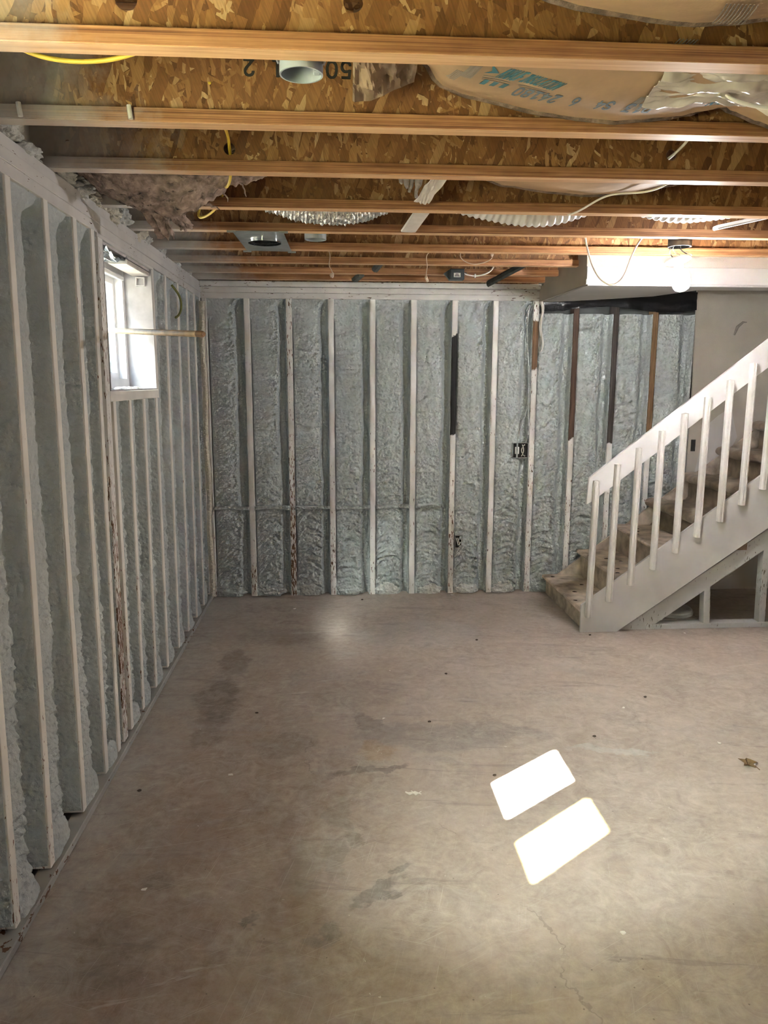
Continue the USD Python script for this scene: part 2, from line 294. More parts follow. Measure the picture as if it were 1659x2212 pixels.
m_osb, m_osb_flat = osb('osb_web'), osb('osb_subfloor', flat=True, dark=.8)
m_lvl, m_flb = lvl('laminated_flange'), flange_bottom('flange_underside')
m_foam, m_foam_cream, m_foam_light = foam_mat('spray_foam', (.475, .52, .53)), foam_mat('cream_foam', (.66, .62, .53)), foam_mat('light_foam', (.62, .63, .62))
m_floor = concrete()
m_stud = painted_wood('painted_stud', chips=.665)
m_stud_l = painted_wood('painted_stud_left', paint=(.79, .77, .73), chips=.70, wood=(.17, .075, .045))
m_stud_chip = painted_wood('chipped_stud', chips=.56, wood=(.15, .08, .05))
m_stud_black = painted_wood('stud_with_black_run', bare=(1.24, 1.98, (.012, .012, .013)))
m_stud_brown = painted_wood('stud_with_brown_run', bare=(1.72, 2.10, (.17, .10, .055)), chips=.63)
m_stud_bare = [painted_wood(f'half_bare_stud_{"abc"[i]}', bare=(z, 3., c), chips=.665) for i, (z, c) in enumerate([(1.19, (.085, .05, .035)), (1.16, (.06, .05, .045)), (1.16, (.19, .115, .06))])]
m_plate = painted_wood('painted_plate', paint=(.62, .61, .60), chips=.66, zfade=False, tall=.012, thin=.05)
m_grey_frame = painted_wood('painted_steel_frame', paint=(.50, .50, .50), wood=(.16, .14, .12), chips=.66, zfade=False)
m_drywall = plain('beige_drywall', (.44, .40, .355), .85, noise_scale=3, var=.08, bump=.001, bscale=150)
m_drywall_white = plain('white_drywall', (.45, .44, .43), .8, noise_scale=4, var=.05)
m_trim = plain('white_trim_paint', (.80, .79, .80), .4, noise_scale=5, var=.04)
m_stringer = plain('stringer_paint', (.63, .62, .615), .5, noise_scale=4, var=.07)
m_baluster = plain('baluster_paint', (.80, .785, .765), .42, noise_scale=9, var=.05)
m_tread = plain('worn_stair_wood', (.52, .43, .345), .7, noise_scale=9, var=.35, bump=.002, bscale=40)
m_riser = plain('worn_riser_wood', (.48, .40, .33), .7, noise_scale=12, var=.3)
m_carpet = plain('brown_carpet', (.27, .195, .135), .95, noise_scale=14, var=.3, bump=.006, bscale=220, sheen_weight=.3)
m_plastic = plain('black_plastic', (.008, .008, .010), .24, spec=.35, bump=.006, bscale=14)
m_galv = plain('galvanised_sheet', (.50, .54, .56), .32, .9, noise_scale=20, var=.12)
m_chrome = plain('polished_can', (.75, .77, .78), .12, 1.)
m_foil = plain('aluminium_foil', (.86, .85, .82), .3, 1., bump=.012, bscale=60)
m_vinyl_duct = plain('white_vinyl_duct', (.82, .80, .80), .4, bump=.001, bscale=40)
m_kraft = plain('kraft_paper', (.37, .235, .13), .7, noise_scale=7, var=.1, bump=.002, bscale=25)
m_kraft_dark = plain('aged_kraft_paper', (.27, .185, .115), .75, noise_scale=12, var=.2, bump=.004, bscale=18)
m_film = plain('clear_film', (.62, .56, .50), .22, noise_scale=9, var=.15, bump=.006, bscale=14)
m_glass_wool = plain('brown_glass_wool', (.33, .245, .205), .95, noise_scale=26, var=.35, bump=.012, bscale=45)
m_wool_dark = plain('batt_edge_wool', (.17, .115, .08), .95, noise_scale=30, var=.4, bump=.01, bscale=60)
m_ink = plain('teal_ink', (.03, .12, .16), .7); m_ink_blue = plain('blue_grey_ink', (.10, .13, .16), .7); m_ink_grey = plain('grey_ink', (.22, .19, .16), .7); m_black_ink = plain('black_ink', (.02, .018, .015), .8)
m_yellow = plain('yellow_cable_jacket', (.72, .50, .06), .45); m_cable = plain('white_cable_jacket', (.78, .74, .66), .45); m_twine = plain('jute_twine', (.50, .40, .32), .9)
m_pvc = plain('grey_pvc', (.30, .33, .36), .5, noise_scale=15, var=.1); m_box_black = plain('black_box_plastic', (.028, .034, .042), .45); m_dark = plain('dark_void', (.012, .011, .010), .9)
m_sticker = plain('white_sticker', (.8, .8, .78), .5); m_porcelain = plain('white_porcelain', (.82, .82, .80), .25); m_wire_blk = plain('dark_wire', (.03, .025, .022), .5); m_steel = plain('box_steel', (.35, .36, .37), .4, .7)
m_dowel = plain('pale_dowel_wood', (.70, .47, .24), .5, noise_scale=22, var=.18); m_dowel_tip = plain('worn_dowel_tip', (.28, .15, .075), .6)
m_vinyl = plain('window_vinyl', (.82, .80, .80), .4, noise_scale=9, var=.04); m_mint = plain('pale_mint', (.55, .72, .65), .5)
m_reveal = plain('dirty_white_reveal', (.52, .50, .51), .65, noise_scale=10, var=.16)
m_wood_dark = plain('dark_bracing', (.055, .06, .055), .7, noise_scale=20, var=.3); m_board = plain('pale_board', (.62, .57, .53), .65, noise_scale=14, var=.1)
m_lid = plain('white_plastic_lid', (.68, .68, .66), .4, noise_scale=10, var=.08); m_chip_white = plain('white_flake', (.72, .70, .66), .7); m_chip_dark = plain('dark_crumb', (.06, .045, .035), .9); m_leaf = plain('dry_leaf', (.16, .10, .05), .8)
m_bulb = M('lit_bulb', {'e': ('emission', dict(color=(1.0, .985, .975), strength=BULB))}, [], 'e.emission')
m_bulb2 = M('unseen_lit_bulb', {'e': ('emission', dict(color=(1.0, .97, .94), strength=BULB2))}, [], 'e.emission')  # bulb out of view behind the camera, placed to light the room
m_glass = M('window_glass', {'t': ('transparent_bsdf', dict(color=(.96, .98, .97))), 'g': ('glossy_bsdf', dict(color=(1, 1, 1), roughness=.02)), 'x': ('mix_closure', dict(fac=.05))}, [('t.BSDF', 'x.closure1'), ('g.BSDF', 'x.closure2')], 'x.closure')
m_glass_film = M('filmed_glass', {'t': ('transparent_bsdf', dict(color=(.94, .90, .62))), 'd': ('translucent_bsdf', dict(color=(.84, .93, .70))), 'x': ('mix_closure', dict(fac=.45))}, [('t.BSDF', 'x.closure1'), ('d.BSDF', 'x.closure2')], 'x.closure')
m_soil = plain('gravel_ground', (.15, .14, .11), .9, noise_scale=8, var=.2, bump=.02, bscale=30); m_fence = plain('weathered_fence', (.30, .22, .15), .8, noise_scale=6, var=.2)
m_leafy = plain('evergreen_leaf', (.07, .12, .035), .6)

# ------------------------------------------------------------------ floor, ceiling, plain walls
X1, Y0 = 4.7, -3.4
fx, fy = np.linspace(-1.25, X1 + .1, 150), np.linspace(Y0 - .1, D + .3, 220)
gx, gy = np.meshgrid(fx, fy, indexing='ij')
gz = .004 * (fbm(np.stack([gx * 1.5, gy * 1.5, gx * 0], -1), 3, 5) - .5)
fl = setting('floor')
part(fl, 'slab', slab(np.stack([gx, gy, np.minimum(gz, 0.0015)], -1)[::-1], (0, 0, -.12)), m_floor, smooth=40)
ce = setting('ceiling')
ZT = ZJ + .302
part(ce, 'subfloor', box(-1.2, X1 + .1, Y0 - .1, 4.60, ZT, ZT + .02), m_osb_flat)
part(ce, 'subfloor', box(-1.2, 1.53, 4.60, D + .3, ZT, ZT + .02), m_osb_flat)
part(ce, 'unseen_stairwell_lid', box(1.4, X1 + .1, 4.5, D + .3, 3.5, 3.55), m_drywall_white)  # unseen stairwell ceiling, closes off the daylight
wr = setting('wall_right'); part(wr, 'drywall', box(X1, X1 + .1, Y0 - .1, D + .3, 0, ZT + .9), m_drywall)
wf = setting('wall_front'); part(wf, 'drywall', box(-1.2, X1 + .1, Y0 - .1, Y0, 0, ZT), m_drywall)

# ------------------------------------------------------------------ framing and sprayed foam
def stud(p0, p1, w, d, along, out, seed, wob=.0016):
    """A timber from p0 (bottom centre of the room face) to p1, w wide along 'along', d deep against 'out'; its arrises waver a little under the paint."""
    n = 46; t = np.linspace(0, 1, n)[:, None]
    c = np.asarray(p0) + (np.asarray(p1) - np.asarray(p0)) * t; a, o = np.asarray(along, float), np.asarray(out, float); e = .003; h = w / 2
    prof = [(-h, -d), (-h, -e), (-h + e, 0), (h - e, 0), (h, -e), (h, -d)]; rows = []
    for k, (u, v) in enumerate(prof):
        q = c + a * u + o * v
        s = fbm(np.stack([t[:, 0] * 30, np.full(n, k * 3.1), np.full(n, seed * 1.7)], -1), 3, seed) - .5
        if 0 < k < 5: q = q + a * (np.sign(u) * s * wob * 3)[:, None] + o * (s * wob)[:, None]
        rows.append(q)
    P = np.stack(rows, 1); F = grid(P); n_ = len(prof)
    cap0 = [[0, j, j + 1] for j in range(1, n_ - 1)]; b = (n - 1) * n_; cap1 = [[b, b + j + 1, b + j] for j in range(1, n_ - 1)]
    mm = trimesh.Trimesh(F.vertices, np.vstack([F.faces, cap0, cap1]), process=False)
    if np.cross(a, [0, 0, 1]) @ o > 0: mm.faces = mm.faces[:, ::-1]
    return mm
def sst(a, b, x): t = np.clip((x - a) / (b - a), 0, 1); return t * t * (3 - 2 * t)
def foam_bay(u0a, u0b, u1a, u1b, z0, z1, place, seed, amp=1., lip=True, bot=True, res=.0075, pill=(.60, .84), rec=-.078, fill=0.):
    """Sprayed foam between two studs (edges u0 at bottom/top, u1 at bottom/top): a wrinkled pillow beside the first stud, a smooth recess before the second."""
    w = max(u1a - u0a, u1b - u0b); nu, nv = max(8, int(w / res)), max(8, int((z1 - z0) / res))
    s, v = np.meshgrid(np.r_[np.linspace(0, .93, nu), .945, .955, .962, .97, .978, 1], np.linspace(0, 1, nv), indexing='ij'); z = z0 + (z1 - z0) * v
    a = u0a + (u0b - u0a) * v; b = u1a + (u1b - u1a) * v; u = a + (b - a) * s
    q = np.stack([u * 5, z * 2.2, np.full_like(u, seed * 3.3)], -1)
    e = (fbm(np.stack([z * 3.5, z * 0 + seed, z * 0], -1), 3, seed) - .5) * .12 + (fbm(np.stack([z * 25, z * 0 + seed, s * 0], -1), 2, seed + 5) - .5) * .05
    down = 1 - sst(pill[0], pill[1], s + e)
    up = sst(0, .055, s)
    n = rec + (-.026 - rec) * down * (.35 + .65 * up)
    n += down * .014 * np.sin(np.pi * np.clip(s / .7, 0, 1)) + down * .022 * (fbm(q, 3, seed + 1) - .5)
    low = .28 + 1.0 * sst(1.7, .15, z)                       # wrinkles grow towards the floor
    wx = u * 9 + 1.3 * (fbm(q * 2.2, 2, seed + 2) - .5)
    wz = z * 34 + 14 * (s - .42) ** 2 + 5.5 * (fbm(np.stack([u * 7, z * 6, u * 0 + seed], -1), 3, seed + 3) - .5)
    rid = 1 - np.abs(2 * fbm(np.stack([wx, wz, u * 0 + seed * 2.1], -1), 2, seed + 4) - 1)
    fine = fbm(np.stack([u * 60, z * 60, u * 0 + seed], -1), 3, seed + 6) - .5
    ph = z * 25 + 2.6 * (fbm(np.stack([u * 8, z * 7, u * 0 + seed * 1.3], -1), 3, seed + 20) - .5) + 9 * (s - .42) ** 2
    lip_ = (1 - ph % 1.0) * np.clip(4 * (fbm(np.stack([u * 16, np.floor(ph) * 3.7, u * 0 + seed], -1), 2, seed + 21) - .30), 0, 1)
    n += amp * down * sst(.02, .12, s) * .016 * (lip_ - .4) * sst(1.6, .35, z)
    n += amp * down * sst(.02, .12, s) * (.030 * low * (rid - .72) + .010 * fine)
    n += .0035 * fine * (1 - down) * amp
    if lip:
        t = sst(0, .05, z - (z1 - .035 - .13 * (1 - s) - .03 * (fbm(q * 3, 2, seed + 8) - .5)))
        n = n * (1 - t) + t * (-.012 + .012 * (fbm(q * 4, 3, seed + 9) - .5))
    if bot:
        t = sst(.04, 0, z - z0 - .085 * (1 - s) ** 1.5 - .03 * (fbm(q * 4, 2, seed + 10) - .4)) * (1 - sst(.45, .8, s))
        n = n * (1 - t) + t * (-.006 + .02 * (fbm(q * 9, 2, seed + 11) - .5))
    cl = sst(.938, .972, s); n = n * (1 - cl) + cl * (-.007 + .004 * fine)
    n = np.minimum(n + fill, -.001)
    return grid(place(u, n, z))
pl_left = lambda u, n, z: np.stack([-L + n, u, z], -1)[::-1]
pl_back = lambda u, n, z: np.stack([u, D - n, z], -1)

wl = setting('wall_left')
W1 = (3.325, 4.165, 1.592, 2.212); W2 = (.752, 1.597, 1.592, 2.212)      # window openings (y0,y1,z0,z1)
XB = -1.062                                                               # back of the framing
def wall_with_holes(x0, x1, y0, y1, z0, z1, holes):
    g = Polygon([(y0, z0), (y1, z0), (y1, z1), (y0, z1)])
    for a, b, c, d in holes: g = g.difference(Polygon([(a, c), (b, c), (b, d), (a, d)]))
    return prism(g, 0, x0, x1)
part(wl, 'foundation', wall_with_holes(-1.20, XB, Y0, D + .3, 0, ZT, [W1, W2]), plain('foundation_concrete', (.16, .165, .165), .9, noise_scale=12))
SW = .038
# name: (y at the floor, y at the top), from the nearest to the corner
LS = {'S': (2.055, 2.10), 'A': (2.335, 2.405), 'B': (2.665, 2.70), 'C': (2.945, 2.985), 'C2': (3.13, 3.195), 'H': (4.43, 4.50), 'I': (4.74, 4.85), 'J': (5.03, 5.14), 'K': (5.31, 5.40), 'Z': (5.60, 5.62)}
near = {f'N{k}': (2.055 - .305 * k, 2.10 - .305 * k) for k in range(1, 8) if not .70 < 2.08 - .305 * k < 1.65}
def lstud(y0, y1, z0, z1, mat=m_stud_l, w=SW, seed=1): part(wl, 'stud', stud((-L, y0, z0), (-L, y1, z1), w, .089, (0, 1, 0), (1, 0, 0), seed), mat, smooth=35)
for k, (nm, (a, b)) in enumerate({**LS, **near}.items()): lstud(a, b, .038, ZS, seed=k + 1)
fy_ = lambda a, b, z: a + (b - a) * (z - .038) / (ZS - .038)
lstud(3.235, 3.29, .038, ZS, m_stud_chip, .06, 31)                        # doubled stud beside the window
lstud(3.345, 3.36, .038, W1[2] - .045, seed=32)
LC = {'E': (3.56, 3.645), 'F': (3.83, 3.905), 'G': (4.115, 4.165)}
for k, (a, b) in enumerate(LC.values()): lstud(a, fy_(a, b, 1.547), .038, W1[2] - .045, seed=40 + k)
lstud(4.187, 4.19, W1[2] - .045, ZS, seed=47)
part(wl, 'rough_sill', box(-1.04, -L + .004, W1[0] - .03, W1[1] + .01, W1[2] - .045, W1[2], .003), m_stud_l)
part(wl, 'rough_sill', box(-1.04, -L + .004, W2[0] - .03, W2[1] + .03, W2[2] - .045, W2[2], .003), m_stud_l)
for y in (W2[0] - .02, W2[1] + .02): lstud(y, y, .038, ZS, seed=48)
for y in (1.0, 1.3): lstud(y, y, .038, W2[2] - .045, seed=49)
part(wl, 'bottom_plate', box(-1.0, -L + .018, Y0, D, 0, .030, .004), painted_wood('bottom_plate_paint', paint=(.34, .34, .33), zfade=False, chips=.64, tall=.02, thin=.04))
part(wl, 'top_plate', box(-1.042, -L, Y0, D, ZS, 2.2665, .002), m_plate)
part(wl, 'top_plate', box(-1.042, -L + .002, Y0, D, 2.2668, 2.305, .002), m_plate)
part(wl, 'top_plate', box(-1.042, -L - .004, Y0, D, 2.3065, ZJ, .002), m_plate)
part(wl, 'rim_board', box(-1.042, -1.02, Y0, D + .2, ZJ, ZT), m_plate)
bays = []
order = ['S', 'A', 'B', 'C', 'C2']
for i in range(len(order) - 1):
    (a0, a1), (b0, b1) = LS[order[i]], LS[order[i + 1]]; bays.append((a0, a1, b0, b1, .05, ZS))
far = ['H', 'I', 'J', 'K', 'Z']
bays.append((4.125, 4.185, *LS['H'], .05, ZS))
for i in range(len(far) - 1): bays.append((*LS[far[i]], *LS[far[i + 1]], .05, ZS))
for (a, b), (c, d) in zip([(3.345, 3.36), LC['E'], LC['F']], [LC['E'], LC['F'], LC['G']]): bays.append((a, b if b == 3.36 else fy_(a, b, 1.547), c, fy_(c, d, 1.547), .05, W1[2] - .045))
nb = [LS['S']] + [near[k] for k in near if near[k][0] > 1.5] + [(W2[1] + .02,) * 2]
for i in range(len(nb) - 1): bays.append((*nb[i + 1], *nb[i], .05, ZS))
bays += [(W2[0] - .02,) * 2 + (1.0, 1.0, .05, W2[2] - .045), (1.0, 1.0, 1.3, 1.3, .05, W2[2] - .045), (1.3, 1.3) + (W2[1] + .02,) * 2 + (.05, W2[2] - .045)]
lo = [near[k] for k in near if near[k][0] < .75]
if lo: bays.append((*lo[0], W2[0] - .02, W2[0] - .02, .05, ZS))
for i in range(len(lo) - 1): bays.append((*lo[i + 1], *lo[i], .05, ZS))
for k, (a0, a1, b0, b1, z0, z1) in enumerate(bays):
    if z0 < .1 and a0 > 1.7: part(wl, 'foam_lump', lump((-.985, a0 + .10, .03), (.036, .10, .08 + .035 * (k % 3)), 400 + k, 3, .35, 7), m_foam, smooth=True)
    part(wl, 'spray_foam', foam_bay(a0 + SW / 2 - .004, a1 + SW / 2 - .004, b0 - SW / 2 + .004, b1 - SW / 2 + .004, z0, z1, pl_left, 100 + k, .8, lip=z1 > 2, pill=(.38, .78)), m_foam, smooth=True)
part(wl, 'spray_foam', foam_bay(3.15, 3.215, 3.205, 3.265, .05, ZS, pl_left, 140, .5, pill=(-.6, -.2), rec=-.06), m_foam, smooth=True)
part(wl, 'header', box(-1.04, -L + .003, W1[0] - .08, W1[1] + .02, W1[3], ZS, .002), m_plate)
# cream foam bead in the corner and lumps in the rim pockets
cz = np.linspace(.02, 2.2, 90); bead = np.stack([-L + .012 + .006 * np.sin(cz * 9), np.full(90, D - .05) + .01 * (fbm(np.stack([cz * 5, cz * 0, cz * 0], -1), 2, 3) - .5), cz], -1)
part(wl, 'foam_bead', tube(bead, .013 + .014 * fbm(np.stack([cz * 14, cz * 0 + 3, cz * 0], -1), 3, 8), 10), m_foam_cream, label='cream foam bead in the corner', smooth=True)
for k, (y, z, r, cr) in enumerate([(2.12, 2.42, (.07, .10, .07), 0), (2.45, 2.39, (.07, .12, .055), 0), (2.62, 2.36, (.06, .1, .03), 0), (2.95, 2.375, (.06, .09, .04), 0), (3.10, 2.37, (.08, .06, .05), 0), (3.30, 2.365, (.06, .10, .04), 1), (3.52, 2.36, (.065, .12, .05), 1), (3.68, 2.38, (.075, .09, .05), 0), (3.98, 2.37, (.07, .09, .06), 1), (4.12, 2.36, (.06, .05, .04), 0), (4.5, 2.365, (.05, .07, .045), 0), (4.95, 2.36, (.05, .07, .05), 0), (5.3, 2.36, (.05, .06, .04), 0)]):
    part(wl, 'foam_lump', lump((-1.0, y, z), r, 60 + k, 4, .5, 9), m_foam_cream if cr else m_foam_light, smooth=True)

# window_1 (in view) and window_2 (nearer than the left edge of the frame; the sun comes through it)
def window(name, w, mats, stile=.03):
    y0, y1, z0, z1 = w; W = setting(name); g = .006
    part(W, 'jamb_lining', box(-1.095, -L - .002, y1 - g, y1, z0, z1), m_reveal)
    part(W, 'jamb_lining', box(-1.095, -L - .002, y0, y0 + g, z0, z1), m_reveal)
    part(W, 'head_lining', box(-1.095, -L - .01, y0 + g, y1 - g, z1 - .012, z1), m_reveal)
    part(W, 'sill_lining', box(-1.095, -L - .002, y0 + g, y1 - g, z0, z0 + g), m_reveal)
    fr = prism(Polygon([(y0 + g, z0 + g), (y1 - g, z0 + g), (y1 - g, z1 - .01), (y0 + g, z1 - .01)], [[(y0 + .045, z0 + .055), (y1 - .045, z0 + .055), (y1 - .045, z1 - .055), (y0 + .045, z1 - .055)]]), 0, -1.17, -1.095)
    part(W, 'window_frame', fr, m_vinyl)
    ym = (y0 + y1) / 2
    for k, (a, b, x) in enumerate([(y0 + .045, ym + .025, -1.118), (ym - .025, y1 - .045, -1.148)]):
        c = b - (.03 if k else stile)
        s = prism(Polygon([(a, z0 + .055), (b, z0 + .055), (b, z1 - .055), (a, z1 - .055)], [[(a + .03, z0 + .085), (c, z0 + .085), (c, z1 - .085), (a + .03, z1 - .085)]]), 0, x - .011, x + .011)
        sp = part(W, 'sash', s, m_vinyl)
        part(sp, 'pane', box(x - .002, x + .002, a + .03, c, z0 + .085, z1 - .085), mats[k])
    part(W, 'track', box(-1.100, -1.082, y0 + .05, y1 - .05, z1 - .065, z1 - .045, .003), m_vinyl)
    return W
w1 = window('window_1', W1, [m_glass, m_glass]); w2 = window('window_2', W2, [m_glass_film, m_glass], .135)
part(w1, 'mint_strip', box(-1.09, -.985, 3.375, 3.40, W1[2] + .02, 2.17), m_mint, label='pale mint green strip at the near jamb')  # pale green upright strip beside the near jamb
part(w1, 'torn_flashing', slab(np.stack(list(np.meshgrid(np.linspace(-1.08, -.96, 8), np.linspace(3.36, 3.75, 12), indexing='ij')) + [2.19 + .012 * np.random.default_rng(4).standard_normal((8, 12))], -1), (0, 0, .003)), m_galv, label='crumpled silver flashing under the head')
part(w1, 'split_board', box(-1.05, -.96, 3.72, 4.15, 2.175, 2.197, .004), m_board, label='split pale board under the head')
part(w1, 'bracket', prism(Polygon([(-1.03, 2.125), (-.985, 2.125), (-.985, 2.17), (-1.03, 2.17)], [[(-1.026, 2.129), (-.989, 2.129), (-.989, 2.166), (-1.026, 2.166)]]), 1, 4.135, 4.158), m_vinyl)
part(w1, 'sill_debris', cat(*[lump((-1.05 + .07 * rng.random(), 3.45 + .65 * rng.random(), 1.60), (.02, .035, .008), 200 + i, 2, .5) for i in range(9)]), m_chip_white, kind='stuff')

# back wall
wb = setting('wall_back')
part(wb, 'foundation', box(-1.2, X1 + .1, D + .105, D + .3, 0, ZT + .9), plain('back_foundation', (.12, .125, .125), .9))
part(wb, 'drywall', prism([(2.735, .9), (2.765, .9), (2.765, 0), (X1 + .1, 0), (X1 + .1, 3.5), (2.72, 3.5), (2.72, 2.27), (2.735, 1.6)], 1, D - .012, D + .003), m_drywall, label='beige drywall above the stairs')
part(wb, 'patch', prism([(2.80, .95), (3.02, 1.0), (3.12, 1.22), (3.05, 1.45), (2.95, 1.38), (2.86, 1.30)], 1, D - .0135, D - .012), plain('primer_patch', (.52, .50, .49), .8), label='pale primer patch low on the drywall')
part(wb, 'torn_paper', tube([(3.03, D - .016, 1.99), (3.05, D - .018, 2.05), (3.09, D - .02, 2.085), (3.12, D - .016, 2.085)], [.006, .012, .008, .003], 6), plain('torn_drywall_paper', (.22, .20, .18), .9))
part(wb, 'painted_hole', box(2.755, 2.79, D - .014, D - .011, 1.11, 1.2), m_dark)  # flat dark plate, its colour paints the shaded inside of the hole
BX = [-.932 + .3048 * i for i in range(12)] 
bmat = {2: m_stud_chip, 6: m_stud_black, 8: m_stud_brown, 9: m_stud_bare[0], 10: m_stud_bare[1], 11: m_stud_bare[2]}
for i, x in enumerate(BX):
    w = .042 if i else .034
    part(wb, 'stud', stud((x, D, .0), (x, D, ZS if i < 8 else 2.26), w, .089, (1, 0, 0), (0, -1, 0), 70 + i), bmat.get(i, m_stud), smooth=35)
for i in range(len(BX)):
    x0 = BX[i] + .017; x1 = (BX[i + 1] if i + 1 < len(BX) else 2.745) - .017
    part(wb, 'spray_foam', foam_bay(x0, x0, x1, x1, .0, ZS if i < 8 else 2.14, pl_back, 10 + i, 1.15, lip=i < 8, pill=(.70, .84) if i < 8 else (.66, .84)), m_foam, smooth=True)
part(wb, 'top_plate', box(-L, 1.53, D - .004, D + .089, ZS, 2.267, .002), m_plate)
part(wb, 'top_plate', box(-L, 1.53, D - .001, D + .089, 2.2685, 2.307, .002), m_plate)
part(wb, 'rim_plate', box(-L, 1.53, D - .03, D + .089, 2.3085, ZJ, .002), m_plate)
part(wb, 'rim_board', box(-1.0, 1.53, D + .06, D + .089, ZJ, ZT), m_osb)
for i in range(6):                                     # foam-covered line crossing six bays
    xs = np.linspace(BX[i] + .02, BX[i + 1] - (.02 if i < 5 else .07), 24)
    part(wb, 'foam_ridge', tube(np.stack([xs, D - .008 + .005 * np.sin(xs * 21), .693 + .012 * (fbm(np.stack([xs * 6, xs * 0, xs * 0], -1), 2, 4) - .5) + .014 * (i == 5) * (xs - BX[5]) / .3], -1), .010 + .008 * fbm(np.stack([xs * 18, xs * 0, xs * 0 + i], -1), 2, 9), 8), m_foam, smooth=True)
part(wb, 'torn_tape', tube([(1.532, D - .012, 2.225), (1.545, D - .02, 2.12), (1.536, D - .015, 2.04), (1.55, D - .018, 1.97), (1.548, D - .012, 1.86)], [.016, .009, .014, .007, .003], 8, 30), m_chip_white, label='torn white tape hanging at the corner stud', smooth=True)
for i in range(9): part(wb, 'foam_lump', lump((BX[i] + .10 + .05 * rng.random(), D + .015, .03), (.09, .035, .04 + .02 * rng.random()), 300 + i, 3, .4, 7), m_foam_light if 3 < i < 8 else m_foam, smooth=True)
# ------------------------------------------------------------------ I-joists
JF = [1.845, 2.333, 2.82, 3.356, 3.842, 4.345, 4.812, 5.236, 5.565]
JL = ['OSB I-joist nearest the camera, yellow cable loop behind it', 'second OSB I-joist from the camera, with two white cable staples on its flange', 'third OSB I-joist from the camera, with two drilled cable holes in its web',
      'fourth OSB I-joist from the camera, partly covered by the drooping brown glass wool', 'fifth OSB I-joist, directly in front of the round box that holds the lamp', 'sixth OSB I-joist, above the far edge of the recessed can light plate',
      'seventh OSB I-joist, third from the back wall, stopping at the white bulkhead', 'eighth OSB I-joist, second from the back wall, under the black box', 'last OSB I-joist, against the back wall, grey with overspray']
holes = {0: [(-.44, 2.445, .024), (.05, 2.455, .022)], 2: [(-.352, 2.424, .02), (1.215, 2.437, .02)]}
JW = .055
def joist(y1, label, x1, hs=(), group=None):
    yc = y1 - JW / 2; J = thing('floor_joist', label, 'joist', (-1.02, yc, ZJ), group)
    g = Polygon([(-1.02, ZJ + .036), (x1, ZJ + .036), (x1, ZT - .036), (-1.02, ZT - .036)])
    for x, z, r in hs: g = g.difference(Point(x, z).buffer(r, 10))
    part(J, 'web', prism(g, 1, yc - .005, yc + .005), m_osb)
    bf = part(J, 'bottom_flange', box(-1.02, x1, y1 - JW, y1, ZJ + .0012, ZJ + .038, .0015), m_lvl)
    part(bf, 'flange_face', box(-1.02, x1, y1 - JW + .001, y1 - .001, ZJ, ZJ + .0012), m_flb, label='pale underside veneer of the flange')
    part(J, 'top_flange', box(-1.02, x1, y1 - JW, y1, ZT - .038, ZT, .0015), m_lvl)
    return J
JJ = [joist(y, JL[k], X1 if k < 6 else 1.525, holes.get(k, ())) for k, y in enumerate(JF)]
for k, o in enumerate(('first', 'second', 'third', 'fourth')): joist(1.37 - .475 * k, o + ' OSB I-joist beyond the top of the picture, counted towards the camera', X1)
def flat_text(txt, h, bold=True): return meshkit.text_mesh(txt, h, .0006, bold)
def stamp(txt, x, z, h, y, flip=True):
    mm = flat_text(txt, h); v = mm.vertices.copy(); s = -1 if flip else 1
    w = v[:, 0].max(); out = np.stack([x + (w - v[:, 0] if flip else v[:, 0]), y - v[:, 2], z + (h - v[:, 1] if flip else v[:, 1])], -1)
    mm.vertices = out; return mm
yw = JF[1] - JW / 2 - .005
wb2 = stage.GetPrimAtPath(str(JJ[1].GetPath()) + '/web')
for t, x in (('2', -.245), ('1', -.165), ('50', -.015)): part(wb2, 'stamped_mark', stamp(t, x, 2.478, .045, yw), m_black_ink, label='black stamped figures on the web')
for x in (-.852, -.555):
    c = solo('cable_staple', cat(tube([(x, 2.272, ZJ + .004), (x - .004, 2.2725, ZJ + .04)], .007, 8), tube([(x, 2.270, ZJ + .006), (x, 2.262, ZJ + .006)], .003, 6)), m_chip_white,
             'white cable staple on the second joist, ' + ('the one nearer the left wall' if x < -.7 else 'the one farther from the left wall'), 'cable staple')

# ------------------------------------------------------------------ bulkhead beside the stairwell, plastic, stairs
SX, SY = 1.535, 4.62
bk = thing('bulkhead', 'white drywall bulkhead box at the head of the stair opening', 'bulkhead', (SX, SY, 2.22))
part(bk, 'front_face', box(SX, X1, SY, SY + .014, 2.225, 2.325, .002), m_drywall_white)
part(bk, 'left_face', prism([(SX, SY + .014), (SX + .012, SY + .014), (SX + .002, D - .005), (SX - .012, D - .005)], 2, 2.222, 2.33), m_drywall)
e_ = np.linspace(0, 1, 26); rag = .02 * (fbm(np.stack([e_ * 22, e_ * 0, e_ * 0], -1), 3, 2) - .5)
low = [(SX + .012, D - .02)] + [(SX + .03 + .62 * t, D - .06 - .42 * t ** 1.25 + r) for t, r in zip(e_, rag)] + [(2.32, SY + .20), (X1, SY + .09), (X1, SY + .014), (SX + .012, SY + .014)]
part(bk, 'underside', prism(low, 2, 2.215, 2.228), m_drywall_white)
part(bk, 'unseen_inner_face', box(SX, X1, SY + .014, SY + .09, 2.228, 3.5), m_drywall)  # runs up unseen above the bulkhead, blocks the sun
part(bk, 'unseen_end_face', box(SX + .012, SX + .03, SY + .09, D - .02, 2.33, 3.5), m_drywall)  # unseen wall above the bulkhead, keeps the sun out of the stairwell
part(bk, 'corner_bead', box(SX - .002, SX + .02, SY - .002, SY + .002, 2.222, 2.25), m_galv)
px = np.linspace(1.556, 2.718, 60); pz = np.linspace(0, 1, 16); PX, PZ = np.meshgrid(px, pz, indexing='ij')
